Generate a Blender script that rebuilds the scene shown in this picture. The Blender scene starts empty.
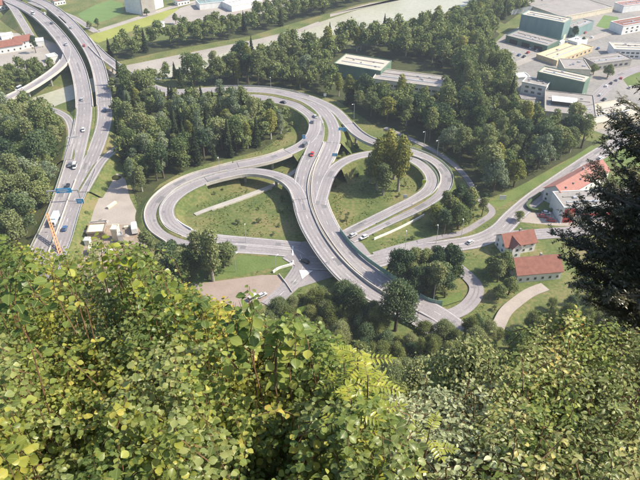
import bpy, math, random
import numpy as np
from mathutils import Vector, noise as mnoise
SC = bpy.context.scene
PI = math.pi
# ------------------------------------------------------------------ camera, sky, sun, exposure
CAM_H = 170.0; PITCH = math.radians(36.0); FPX = 628.0
cam_d = bpy.data.cameras.new("camera"); cam_d.sensor_width = 36.0; cam_d.lens = 36.0*FPX/640.0
cam_d.clip_start = 0.1; cam_d.clip_end = 12000
cam = bpy.data.objects.new("camera", cam_d); SC.collection.objects.link(cam)
cam.location = (0, 0, CAM_H); cam.rotation_euler = (PI/2-PITCH, 0, 0); SC.camera = cam
SUN_EL = math.radians(46); SUN_AZ = math.radians(90)      # compass direction of the sun, clockwise from +Y (away from camera)
world = bpy.data.worlds.new("World"); SC.world = world; world.use_nodes = True
wn = world.node_tree.nodes; wl = world.node_tree.links
bg = wn.get('Background') or wn.new('ShaderNodeBackground')
sky = wn.new('ShaderNodeTexSky'); sky.sky_type = 'NISHITA'; sky.sun_disc = False
sky.sun_elevation = SUN_EL; sky.sun_rotation = SUN_AZ; sky.altitude = 500; sky.air_density = 1.0; sky.dust_density = 2.0
wl.new(sky.outputs[0], bg.inputs[0]); bg.inputs[1].default_value = 0.125
sun_d = bpy.data.lights.new("sun", 'SUN'); sun_d.energy = 3.9; sun_d.angle = math.radians(1.5); sun_d.color = (1.0, 0.90, 0.72)
sun = bpy.data.objects.new("sun", sun_d); SC.collection.objects.link(sun)
_sd = Vector((math.sin(SUN_AZ)*math.cos(SUN_EL), math.cos(SUN_AZ)*math.cos(SUN_EL), math.sin(SUN_EL)))
sun.rotation_euler = _sd.to_track_quat('Z', 'Y').to_euler()
SC.view_settings.view_transform = 'Standard'; SC.view_settings.look = 'None'
SC.view_settings.exposure = 1.02; SC.view_settings.gamma = 1.0; SC.view_settings.use_curve_mapping = False
HAZE_DENSITY = 0.00016

rnd = random.Random(7); nr = np.random.default_rng(7)
# ------------------------------------------------------------------ measuring: direction of a sight line, point at a height
_F = Vector((0, math.cos(PITCH), -math.sin(PITCH))); _U = Vector((0, math.sin(PITCH), math.cos(PITCH))); _R = Vector((1, 0, 0))
def ray(u, v): return (_R*((u-320)/FPX) + _U*(-(v-240)/FPX) + _F)
def P(u, v, z=0.0):
    d = ray(u, v); t = (z-CAM_H)/d.z
    return Vector((d.x*t, d.y*t, z))
def D(u, v, dist):
    d = ray(u, v).normalized(); return Vector((0, 0, CAM_H)) + d*dist
def proj(p):
    q = Vector(p)-Vector((0, 0, CAM_H)); w = q.dot(_F)
    if w < 0.1: return (-999, -999)
    return (320+FPX*q.dot(_R)/w, 240-FPX*q.dot(_U)/w)
# ------------------------------------------------------------------ object helpers
def link(o, parent=None):
    SC.collection.objects.link(o)
    if parent is not None: o.parent = parent
    return o
def tag(o, label=None, cat=None, group=None, kind=None):
    if label: o['label'] = label
    if cat: o['category'] = cat
    if group: o['group'] = group
    if kind: o['kind'] = kind
    return o
def thing(name, label, cat, loc=(0, 0, 0), rz=0.0, group=None):
    o = bpy.data.objects.new(name, None); o.empty_display_size = 0.3; link(o)
    o.location = loc; o.rotation_euler = (0, 0, rz); return tag(o, label, cat, group)
def copy_tree(o, parent=None):
    c = o.copy(); link(c)
    if parent is not None: c.parent = parent
    for ch in list(o.children): copy_tree(ch, c)
    return c
class MB:
    def __init__(s): s.v = []; s.f = []; s.m = []
    def add(s, vs, fs, mi=0):
        b = len(s.v); s.v += [tuple(x) for x in vs]; s.f += [tuple(b+i for i in f) for f in fs]; s.m += [mi]*len(fs); return s
    def box(s, c, d, rz=0.0, mi=0, taper=1.0):
        cx, cy, cz = c; dx, dy, dz = d[0]/2, d[1]/2, d[2]/2; ca, sa = math.cos(rz), math.sin(rz); vs = []
        for z, t in ((-dz, 1.0), (dz, taper)):
            for x, y in ((-dx, -dy), (dx, -dy), (dx, dy), (-dx, dy)):
                x *= t; y *= t; vs.append((cx+x*ca-y*sa, cy+x*sa+y*ca, cz+z))
        return s.add(vs, [(3, 2, 1, 0), (4, 5, 6, 7), (0, 1, 5, 4), (1, 2, 6, 5), (2, 3, 7, 6), (3, 0, 4, 7)], mi)
    def tube(s, pts, rad, n=6, mi=0):
        pts = [Vector(p) for p in pts]; R = rad if isinstance(rad, (list, tuple)) else [rad]*len(pts); vs = []; fs = []
        for i, p in enumerate(pts):
            t = (pts[min(i+1, len(pts)-1)]-pts[max(i-1, 0)])
            t = t.normalized() if t.length > 1e-9 else Vector((0, 0, 1))
            a = t.cross(Vector((0, 0, 1)) if abs(t.z) < .9 else Vector((1, 0, 0))).normalized(); b = t.cross(a)
            for k in range(n):
                w = 2*PI*k/n; vs.append(p+(a*math.cos(w)+b*math.sin(w))*R[i])
        for i in range(len(pts)-1):
            for k in range(n): fs.append((i*n+k, i*n+(k+1) % n, (i+1)*n+(k+1) % n, (i+1)*n+k))
        fs.append(tuple(range(n-1, -1, -1))); fs.append(tuple((len(pts)-1)*n+k for k in range(n)))
        return s.add(vs, fs, mi)
    def build(s, name, mats, parent=None, smooth=False):
        me = bpy.data.meshes.new(name); me.from_pydata(s.v, [], s.f)
        if not isinstance(mats, (list, tuple)): mats = [mats]
        for m in mats: me.materials.append(m)
        if len(mats) > 1: me.polygons.foreach_set('material_index', s.m)
        if smooth: me.polygons.foreach_set('use_smooth', [True]*len(s.f))
        me.update(); return link(bpy.data.objects.new(name, me), parent)
def np_mesh(name, verts, faces, mats, smooth=False, uv=None):
    """verts (N,3), faces (M,k) arrays"""
    verts = np.asarray(verts, dtype=np.float32); faces = np.asarray(faces, dtype=np.int32); M, k = faces.shape
    me = bpy.data.meshes.new(name); me.vertices.add(len(verts)); me.vertices.foreach_set('co', verts.ravel())
    me.loops.add(M*k); me.loops.foreach_set('vertex_index', faces.ravel())
    me.polygons.add(M); me.polygons.foreach_set('loop_start', np.arange(0, M*k, k, dtype=np.int32))
    me.polygons.foreach_set('loop_total', np.full(M, k, dtype=np.int32))
    if smooth: me.polygons.foreach_set('use_smooth', np.ones(M, dtype=bool))
    me.update(calc_edges=True)
    if uv is not None:
        l = me.uv_layers.new(name='UVMap'); l.data.foreach_set('uv', np.asarray(uv, dtype=np.float32)[faces.ravel()].ravel())
    for m in (mats if isinstance(mats, (list, tuple)) else [mats]): me.materials.append(m)
    return me
# ------------------------------------------------------------------ materials
def ramp(nt, stops, fac):
    r = nt.nodes.new('ShaderNodeValToRGB'); e = r.color_ramp.elements
    while len(e) < len(stops): e.new(0.5)
    for i, (p, c) in enumerate(stops): e[i].position = p; e[i].color = (*c, 1)
    nt.links.new(fac, r.inputs[0]); return r.outputs[0]
def mat(name, stops, rough=0.85, scale=0.5, detail=4, metal=0.0, spec=0.3, scale2=None, bump=0.0, stretch=None):
    """stops: colours mixed by world-space noise"""
    if isinstance(stops[0], (int, float)): stops = [(0.3, tuple(c*0.85 for c in stops)), (0.7, tuple(min(1, c*1.12) for c in stops))]
    m = bpy.data.materials.new(name); m.use_nodes = True; nt = m.node_tree; b = nt.nodes['Principled BSDF']
    g = nt.nodes.new('ShaderNodeNewGeometry'); vec = g.outputs['Position']
    if stretch:
        mp = nt.nodes.new('ShaderNodeMapping'); mp.inputs['Scale'].default_value = stretch; nt.links.new(vec, mp.inputs[0]); vec = mp.outputs[0]
    n1 = nt.nodes.new('ShaderNodeTexNoise'); n1.inputs['Scale'].default_value = scale; n1.inputs['Detail'].default_value = detail
    nt.links.new(vec, n1.inputs['Vector']); fac = n1.outputs[0]
    if scale2:
        n2 = nt.nodes.new('ShaderNodeTexNoise'); n2.inputs['Scale'].default_value = scale2; n2.inputs['Detail'].default_value = 3
        nt.links.new(vec, n2.inputs['Vector']); mx = nt.nodes.new('ShaderNodeMix'); mx.inputs[0].default_value = 0.45
        nt.links.new(fac, mx.inputs[2]); nt.links.new(n2.outputs[0], mx.inputs[3]); fac = mx.outputs[0]
    nt.links.new(ramp(nt, stops, fac), b.inputs['Base Color'])
    b.inputs['Roughness'].default_value = rough; b.inputs['Metallic'].default_value = metal
    b.inputs['Specular IOR Level'].default_value = spec
    if bump:
        bp = nt.nodes.new('ShaderNodeBump'); bp.inputs['Strength'].default_value = bump; bp.inputs['Distance'].default_value = 0.3
        nt.links.new(fac, bp.inputs['Height']); nt.links.new(bp.outputs[0], b.inputs['Normal'])
    return m
def foliage(name, stops, trans=0.35, patch=0.05, rough=0.6, objvar=0.8, uvrib=False, gloss=0.0):
    """leaf colour picked per leaf island, shifted per plant and by patches"""
    m = bpy.data.materials.new(name); m.use_nodes = True; nt = m.node_tree; nt.nodes.clear()
    out = nt.nodes.new('ShaderNodeOutputMaterial'); g = nt.nodes.new('ShaderNodeNewGeometry'); oi = nt.nodes.new('ShaderNodeObjectInfo')
    n = nt.nodes.new('ShaderNodeTexNoise'); n.inputs['Scale'].default_value = patch; n.inputs['Detail'].default_value = 2
    nt.links.new(g.outputs['Position'], n.inputs['Vector'])
    def mth(op, a, b):
        x = nt.nodes.new('ShaderNodeMath'); x.operation = op
        for i, q in enumerate((a, b)):
            if isinstance(q, (int, float)): x.inputs[i].default_value = q
            else: nt.links.new(q, x.inputs[i])
        return x.outputs[0]
    w1 = 0.45; w2 = objvar*0.5; w3 = 1-w1-w2
    f = mth('ADD', mth('ADD', mth('MULTIPLY', g.outputs['Random Per Island'], w1), mth('MULTIPLY', oi.outputs['Random'], w2)),
            mth('MULTIPLY', mth('ADD', mth('MULTIPLY', n.outputs[0], 2.0), -0.5), w3))
    col = ramp(nt, stops, f)
    if uvrib:
        uvn = nt.nodes.new('ShaderNodeUVMap'); sp = nt.nodes.new('ShaderNodeSeparateXYZ'); nt.links.new(uvn.outputs[0], sp.inputs[0])
        ax = mth('ABSOLUTE', sp.outputs[0], 0); rib = mth('LESS_THAN', ax, 0.035)
        sv = mth('SINE', mth('MULTIPLY', mth('SUBTRACT', sp.outputs[1], mth('MULTIPLY', ax, 0.8)), 42.0), 0)
        vein = mth('MULTIPLY', mth('GREATER_THAN', sv, 0.86), 0.35); fac = mth('MAXIMUM', mth('MULTIPLY', rib, 0.6), vein)
        mx = nt.nodes.new('ShaderNodeMix'); mx.data_type = 'RGBA'; nt.links.new(fac, mx.inputs[0]); nt.links.new(col, mx.inputs[6])
        mx.inputs[7].default_value = (0.30, 0.34, 0.12, 1); col = mx.outputs[2]
    d = nt.nodes.new('ShaderNodeBsdfDiffuse'); t = nt.nodes.new('ShaderNodeBsdfTranslucent'); ms = nt.nodes.new('ShaderNodeMixShader')
    nt.links.new(col, d.inputs[0])
    hs = nt.nodes.new('ShaderNodeHueSaturation'); hs.inputs['Value'].default_value = 1.25; hs.inputs['Saturation'].default_value = 1.15
    nt.links.new(col, hs.inputs['Color']); nt.links.new(hs.outputs[0], t.inputs[0])
    ms.inputs[0].default_value = trans; nt.links.new(d.outputs[0], ms.inputs[1]); nt.links.new(t.outputs[0], ms.inputs[2]); last = ms.outputs[0]
    if gloss:
        gl = nt.nodes.new('ShaderNodeBsdfGlossy'); gl.inputs['Roughness'].default_value = rough; gl.inputs[0].default_value = (1, 1, 1, 1)
        m2 = nt.nodes.new('ShaderNodeMixShader'); m2.inputs[0].default_value = gloss
        nt.links.new(last, m2.inputs[1]); nt.links.new(gl.outputs[0], m2.inputs[2]); last = m2.outputs[0]
    nt.links.new(last, out.inputs[0]); return m
M = {}
M['asphalt'] = mat('asphalt', [(0.3, (0.205, 0.19, 0.20)), (0.5, (0.27, 0.25, 0.262)), (0.7, (0.35, 0.325, 0.33))], 0.9, 0.08, 5, scale2=1.5)
M['asphalt_dark'] = mat('asphalt_worn', [(0.3, (0.15, 0.145, 0.155)), (0.7, (0.22, 0.21, 0.22))], 0.9, 0.15, 5, scale2=2.0)
M['tracks'] = mat('worn_asphalt', [(0.3, (0.175, 0.163, 0.17)), (0.5, (0.235, 0.22, 0.228)), (0.7, (0.315, 0.295, 0.30))], 0.85, 0.1, 5, scale2=1.5)
M['paint'] = mat('road_paint', [(0.35, (0.42, 0.42, 0.43)), (0.6, (0.66, 0.66, 0.66))], 0.7, 0.8)
M['concrete'] = mat('concrete', [(0.3, (0.40, 0.37, 0.33)), (0.7, (0.55, 0.52, 0.47))], 0.9, 0.3, 5, scale2=2.5)
M['concrete_old'] = mat('stained_concrete', [(0.3, (0.28, 0.26, 0.24)), (0.7, (0.42, 0.40, 0.37))], 0.9, 0.25, 5, scale2=2.5)
M['grass'] = mat('grass', [(0.30, (0.05, 0.075, 0.024)), (0.42, (0.082, 0.115, 0.034)), (0.51, (0.12, 0.14, 0.046)), (0.58, (0.18, 0.165, 0.07)), (0.68, (0.20, 0.15, 0.095))], 0.95, 0.055, 8, scale2=0.7, bump=0.8)
M['lawn'] = mat('lawn', [(0.3, (0.07, 0.105, 0.03)), (0.5, (0.11, 0.155, 0.045)), (0.7, (0.16, 0.185, 0.065))], 0.95, 0.1, 5, scale2=1.2, bump=0.4)
M['meadow'] = mat('meadow', [(0.3, (0.20, 0.23, 0.05)), (0.7, (0.31, 0.32, 0.09))], 0.95, 0.05, 5, scale2=0.6)
M['field'] = mat('field', [(0.3, (0.09, 0.16, 0.05)), (0.7, (0.16, 0.23, 0.08))], 0.95, 0.05, 5, scale2=0.5, stretch=(1, 3, 1))
M['gravel'] = mat('gravel', [(0.3, (0.27, 0.235, 0.21)), (0.7, (0.40, 0.355, 0.32))], 0.95, 0.12, 6, scale2=1.8)
M['gravel_pale'] = mat('pale_gravel', [(0.3, (0.24, 0.22, 0.20)), (0.7, (0.38, 0.35, 0.32))], 0.95, 0.06, 6, scale2=0.8)
M['dirt'] = mat('dirt', [(0.3, (0.20, 0.15, 0.11)), (0.7, (0.36, 0.30, 0.25))], 0.95, 0.15, 6, scale2=1.2)
M['yard'] = mat('yard_asphalt', [(0.3, (0.15, 0.145, 0.145)), (0.5, (0.24, 0.23, 0.22)), (0.7, (0.32, 0.29, 0.27))], 0.95, 0.03, 6, scale2=0.4)
M['brownlot'] = mat('reddish_paving', [(0.3, (0.24, 0.19, 0.165)), (0.7, (0.33, 0.27, 0.24))], 0.95, 0.15, 5, scale2=1.5)
M['water'] = mat('river_water', [(0.35, (0.30, 0.30, 0.22)), (0.65, (0.42, 0.41, 0.33))], 0.4, 0.02, 4, spec=0.5, scale2=0.3, bump=0.15)
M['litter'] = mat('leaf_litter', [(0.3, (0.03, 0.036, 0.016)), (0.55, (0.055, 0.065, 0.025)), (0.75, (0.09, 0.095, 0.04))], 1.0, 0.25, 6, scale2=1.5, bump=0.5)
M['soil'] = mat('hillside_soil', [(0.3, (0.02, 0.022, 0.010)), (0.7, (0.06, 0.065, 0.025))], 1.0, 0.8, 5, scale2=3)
M['bark'] = mat('bark', [(0.3, (0.07, 0.055, 0.04)), (0.7, (0.16, 0.13, 0.10))], 0.95, 2.0)
M['bark_pale'] = mat('pale_bark', [(0.3, (0.24, 0.22, 0.18)), (0.7, (0.42, 0.40, 0.35))], 0.95, 2.0)
M['twig'] = mat('twig_bark', [(0.3, (0.10, 0.06, 0.035)), (0.7, (0.22, 0.13, 0.07))], 0.8, 20.0)
M['white'] = mat('white_render', [(0.3, (0.68, 0.68, 0.66)), (0.7, (0.80, 0.80, 0.78))], 0.85, 0.4)
M['cream'] = mat('cream_render', [(0.3, (0.58, 0.52, 0.40)), (0.7, (0.70, 0.63, 0.50))], 0.85, 0.4)
M['yellow'] = mat('yellow_roofing', [(0.3, (0.50, 0.40, 0.25)), (0.7, (0.62, 0.51, 0.35))], 0.85, 0.4)
M['green_clad'] = mat('green_cladding', [(0.3, (0.10, 0.17, 0.13)), (0.7, (0.14, 0.22, 0.17))], 0.6, 0.3, stretch=(1, 1, 0.2))
M['teal_clad'] = mat('teal_cladding', [(0.3, (0.17, 0.26, 0.26)), (0.7, (0.22, 0.32, 0.31))], 0.6, 0.3, stretch=(1, 1, 0.2))
M['grey_roof'] = mat('grey_roofing', [(0.3, (0.22, 0.205, 0.20)), (0.7, (0.34, 0.315, 0.30))], 0.9, 0.15, 5, scale2=1.0)
M['pale_roof'] = mat('pale_roofing', [(0.3, (0.38, 0.35, 0.29)), (0.7, (0.52, 0.48, 0.41))], 0.8, 0.12, 5, scale2=1.0)
M['red_tile'] = mat('red_roof_tiles', [(0.3, (0.27, 0.125, 0.105)), (0.7, (0.38, 0.19, 0.16))], 0.85, 0.6, 5, scale2=4)
M['brown_tile'] = mat('brown_roof_tiles', [(0.3, (0.17, 0.075, 0.06)), (0.7, (0.29, 0.13, 0.10))], 0.85, 0.6, 5, scale2=4)
M['red_wall'] = mat('red_facade', [(0.3, (0.45, 0.05, 0.05)), (0.7, (0.58, 0.09, 0.08))], 0.7, 0.5)
M['glass'] = mat('window_glass', [(0.3, (0.03, 0.04, 0.055)), (0.7, (0.06, 0.075, 0.095))], 0.12, 0.5, spec=0.7)
M['skylight'] = mat('glazed_skylight', [(0.3, (0.30, 0.32, 0.34)), (0.7, (0.45, 0.47, 0.50))], 0.2, 0.6, spec=0.7)
M['metal'] = mat('galvanised_metal', [(0.3, (0.38, 0.39, 0.41)), (0.7, (0.52, 0.53, 0.55))], 0.5, 1.0, metal=0.4)
M['dark'] = mat('dark_plastic', [(0.3, (0.02, 0.02, 0.022)), (0.7, (0.04, 0.04, 0.045))], 0.7, 2.0)
M['signblue'] = mat('blue_sign', [(0.3, (0.02, 0.30, 0.62)), (0.7, (0.04, 0.38, 0.70))], 0.5, 1.0)
M['signyellow'] = mat('yellow_sign', [(0.3, (0.65, 0.80, 0.02)), (0.7, (0.78, 0.88, 0.05))], 0.5, 1.0)
M['orange'] = mat('orange_paint', [(0.3, (0.62, 0.27, 0.12)), (0.7, (0.72, 0.36, 0.18))], 0.5, 1.0)
M['noise_glass'] = mat('green_barrier', [(0.3, (0.16, 0.30, 0.24)), (0.7, (0.24, 0.40, 0.33))], 0.3, 1.0, spec=0.6)
def paintmat(n, c): return mat('car_paint_'+n, [(0.3, tuple(x*0.92 for x in c)), (0.7, c)], 0.3, 0.5, spec=0.6)
CARP = {'white': paintmat('white', (0.78, 0.78, 0.78)), 'black': paintmat('black', (0.02, 0.02, 0.025)), 'red': paintmat('red', (0.50, 0.04, 0.04)),
        'grey': paintmat('grey', (0.14, 0.15, 0.17)), 'silver': paintmat('silver', (0.45, 0.46, 0.48)), 'blue': paintmat('blue', (0.05, 0.12, 0.28)), 'lightblue': paintmat('light_blue', (0.50, 0.64, 0.72))}
# tree foliage
M['leaf_green'] = foliage('broadleaf_foliage', [(0.18, (0.05, 0.08, 0.035)), (0.42, (0.115, 0.16, 0.065)), (0.64, (0.20, 0.235, 0.095)), (0.88, (0.32, 0.33, 0.14))], 0.25, 0.05)
M['leaf_dark'] = foliage('dark_foliage', [(0.2, (0.038, 0.065, 0.038)), (0.5, (0.085, 0.125, 0.065)), (0.85, (0.17, 0.21, 0.10))], 0.2, 0.05)
M['leaf_yellow'] = foliage('yellowing_foliage', [(0.15, (0.121, 0.143, 0.039)), (0.5, (0.231, 0.248, 0.072)), (0.75, (0.352, 0.33, 0.099)), (0.95, (0.44, 0.363, 0.132))], 0.3, 0.05)
M['leaf_conifer'] = foliage('needle_foliage', [(0.15, (0.022, 0.032, 0.018)), (0.5, (0.042, 0.06, 0.03)), (0.9, (0.083, 0.102, 0.048))], 0.08, 0.05)
M['leaf_grey'] = foliage('willow_foliage', [(0.18, (0.10, 0.135, 0.085)), (0.5, (0.19, 0.235, 0.145)), (0.85, (0.30, 0.33, 0.20))], 0.2, 0.05)
M['leaf_olive'] = foliage('olive_foliage', [(0.18, (0.10, 0.13, 0.06)), (0.45, (0.19, 0.225, 0.10)), (0.72, (0.28, 0.30, 0.14)), (0.92, (0.38, 0.37, 0.19))], 0.25, 0.08)

M['leaf_olive2'] = foliage('hillside_foliage', [(0.15, (0.091, 0.116, 0.043)), (0.45, (0.171, 0.201, 0.071)), (0.75, (0.269, 0.287, 0.11)), (0.95, (0.366, 0.343, 0.158))], 0.3, 0.15)
# ------------------------------------------------------------------ terrain
PROF = [(-400, 215), (-60, 178), (-6, 169.2), (0.5, 168.3), (1.2, 166.9), (2, 165.2), (4, 161.8), (8, 156.2), (14, 147.5), (25, 133), (45, 108), (70, 80), (95, 52), (120, 27), (145, 9), (162, 1.5), (176, 0), (9000, 0)]
_py = [a for a, b in PROF]; _pz = [b for a, b in PROF]
def terr(x, y):
    z = float(np.interp(y, _py, _pz))
    if 4 < y < 170:
        w = min(1, (y-4)/10)*min(1, (170-y)/25)
        z += w*(mnoise.noise(Vector((x*.03, y*.03, 0)))*5+mnoise.noise(Vector((x*.12, y*.12, 3)))*1.5)
    return max(z, 0.0)
def build_ground():
    ys = [-400, -200, -60, -20, -6, -2, 0, .5, .9, 1.2, 1.6, 2, 2.6, 3.3, 4, 5, 6, 8, 10, 12, 14, 17, 20]+list(range(25, 180, 5))+[190, 220, 260, 320, 400, 500, 700, 1000, 2000, 4000, 8000]
    xs = [-6000, -2500, -1000, -500, -300]+list(range(-200, -20, 10))+[-20, -15, -10, -7, -5, -3, -2, -1, 0, 1, 2, 3, 5, 7, 10, 15]+list(range(20, 210, 10))+[300, 500, 1000, 2500, 6000]
    V = [(x, y, terr(x, y)) for y in ys for x in xs]; n = len(xs)
    F = []; mi = []
    for j in range(len(ys)-1):
        for i in range(n-1):
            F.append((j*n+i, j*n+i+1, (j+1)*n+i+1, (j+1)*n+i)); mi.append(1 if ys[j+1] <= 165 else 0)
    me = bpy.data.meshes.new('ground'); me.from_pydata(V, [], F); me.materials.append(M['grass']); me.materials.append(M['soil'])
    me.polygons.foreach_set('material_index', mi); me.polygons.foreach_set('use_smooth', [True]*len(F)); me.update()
    tag(link(bpy.data.objects.new('ground', me)), kind='structure')
build_ground()
def patch(name, px, z, m, kind='structure'):
    b = MB(); pts = [P(u, v, z) for u, v in px]; n = len(pts)
    b.add(pts, [tuple(range(n))]); o = b.build(name, m)
    if o.data.polygons[0].normal.z < 0: o.data.flip_normals()
    tag(o, kind=kind); return o
WATER = [(20, 122), (60, 104), (100, 90), (130, 83), (165, 79), (200, 70), (240, 61), (300, 43), (350, 31), (400, 22), (440, 15), (470, 4), (500, -12), (430, -12), (395, 1), (360, 9), (320, 22), (280, 37), (240, 48), (200, 58.5), (160, 67.5), (125, 72), (95, 77), (20, 102)]
patch('river', WATER, 0.06, M['water'])
patch('river_bank', [(95, 78), (100, 72), (118, 67), (160, 58.5), (210, 48.5), (260, 38.5), (300, 28.5), (318, 21.5), (324, 24), (282, 38), (240, 49), (200, 59.5), (160, 69), (125, 74)], 0.10, M['gravel_pale'])
patch('river_bank', [(410, -2), (445, -12), (432, -10), (396, 1), (362, 8), (330, 17), (330, 14), (370, 3)], 0.10, M['gravel_pale'])
patch('meadow', [(86, 37), (104, 30), (130, 22), (160, 12), (178, 8), (180, 14), (160, 22), (135, 30), (112, 38), (98, 43)], 0.05, M['meadow'])
patch('field', [(78, 14), (95, 5), (110, 0), (122, 3), (124, 12), (110, 19), (95, 24), (84, 22)], 0.05, M['field'])
patch('farm_road', [(96, 30), (130, 19), (170, 6), (205, -2), (205, 0), (171, 9), (131, 22), (98, 33)], 0.09, M['gravel_pale'])
patch('gravel_yard', [(93, 212), (97, 192), (104, 179), (115, 172), (125, 178), (130, 198), (138, 214), (142, 232), (120, 243), (85, 243), (80, 228)], 0.06, M['gravel'])
patch('building_site', [(73, 236), (85, 226), (141, 224), (156, 262), (120, 292), (45, 300)], 0.09, M['dirt'])
patch('parking_area', [(195, 284), (262, 275), (279, 275), (291, 292), (262, 306), (190, 308)], 0.06, M['brownlot'])
patch('industrial_yard', [(484, 53), (505, 34), (545, 14), (610, -6), (760, -16), (760, 40), (740, 130), (660, 152), (606, 135), (575, 124), (545, 112), (524, 100), (512, 82), (508, 66)], 0.05, M['yard'])
patch('grass_strip', [(542, 14), (560, 9), (580, 5), (592, 7), (572, 13), (552, 17)], 0.08, M['field'])
patch('grass_strip', [(544, 40), (562, 37), (566, 41), (540, 50), (533, 50)], 0.08, M['field'])
patch('grass_strip', [(604, 15), (618, 17), (620, 24), (606, 29), (596, 26)], 0.08, M['field'])
patch('grass_strip', [(622, 78), (640, 70), (660, 72), (660, 84), (628, 86)], 0.08, M['lawn'])
patch('market_ground', [(160, 22), (180, 8), (215, -4), (300, -12), (300, 2), (255, 16), (215, 20), (180, 26)], 0.07, M['gravel_pale'])
patch('town_ground', [(-40, 60), (-40, 36), (0, 32), (30, 34), (62, 46), (62, 62), (30, 70)], 0.07, M['gravel_pale'])
patch('verge', [(483, 205), (500, 196), (560, 165), (592, 145), (600, 150), (560, 172), (525, 193), (500, 207)], 0.05, M['lawn'])
patch('verge', [(591, 160), (612, 150), (640, 152), (640, 166), (598, 171)], 0.05, M['lawn'])
patch('garden', [(526, 207), (538, 194), (556, 199), (556, 210), (540, 213)], 0.07, M['lawn'])
patch('verge', [(195, 270), (232, 262), (240, 255), (287, 256), (291, 263), (262, 270), (205, 283), (190, 284)], 0.05, M['lawn'])
patch('forecourt', [(520, 222), (530, 210), (560, 208), (600, 214), (600, 226), (560, 226)], 0.055, M['gravel'])
patch('verge', [(415, 304), (440, 300), (463, 290), (462, 300), (440, 307), (420, 309)], 0.5, M['lawn'])

# ------------------------------------------------------------------ roads
ROADS = []   # (points, half width) for keeping trees off them
def spline(ctrl, per=6):
    c = [Vector(p) for p in ctrl]; out = []
    for i in range(len(c)-1):
        p0 = c[max(i-1, 0)]; p1 = c[i]; p2 = c[i+1]; p3 = c[min(i+2, len(c)-1)]
        for k in range(per):
            t = k/per
            out.append(0.5*((2*p1)+(p2-p0)*t+(2*p0-5*p1+4*p2-p3)*t*t+(3*p1-p0-3*p2+p3)*t*t*t))
    out.append(c[-1]); return out
def frame(pts):
    N = []
    for i in range(len(pts)):
        t = pts[min(i+1, len(pts)-1)]-pts[max(i-1, 0)]; t.z = 0; t.normalize(); N.append(Vector((-t.y, t.x, 0)))
    # smooth normals a little
    for _ in range(2): N = [(N[max(i-1, 0)]+N[i]*2+N[min(i+1, len(N)-1)]).normalized() for i in range(len(N))]
    return N
def strip(b, pts, N, o0, o1, z0, z1=None, mi=0):
    z1 = z0 if z1 is None else z1
    vs = []; n = len(pts)
    for p, q in zip(pts, N): vs += [p+q*o0+Vector((0, 0, z0)), p+q*o1+Vector((0, 0, z1))]
    b.add(vs, [(2*i+1, 2*i, 2*i+2, 2*i+3) for i in range(n-1)], mi)
def section(b, pts, N, poly, mi=0):
    """sweep a closed cross-section (offset, dz) along the road"""
    k = len(poly); vs = [p+q*o+Vector((0, 0, z)) for p, q in zip(pts, N) for o, z in poly]; n = len(pts)
    fs = [(i*k+j, i*k+(j+1) % k, (i+1)*k+(j+1) % k, (i+1)*k+j) for i in range(n-1) for j in range(k)]
    fs += [tuple(range(k-1, -1, -1)), tuple((n-1)*k+j for j in range(k))]; b.add(vs, fs, mi)
def dashes(b, pts, N, off, z, on=3.0, gap=6.0, w=0.16):
    L = 0; i = 0; state = True; start = 0.0; seg = []
    cum = [0]
    for k in range(1, len(pts)): cum.append(cum[-1]+(pts[k]-pts[k-1]).length)
    def at(s):
        j = min(max(int(np.searchsorted(cum, s))-1, 0), len(pts)-2); t = (s-cum[j])/max(cum[j+1]-cum[j], 1e-6)
        return pts[j].lerp(pts[j+1], t), N[j].lerp(N[j+1], t).normalized()
    s = 0.0
    while s+on < cum[-1]:
        ps = []; ns = []
        for q in (0, .5, 1):
            a, n_ = at(s+on*q); ps.append(a); ns.append(n_)
        strip(b, ps, ns, off-w/2, off+w/2, z); s += on+gap
RK = [0]
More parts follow.
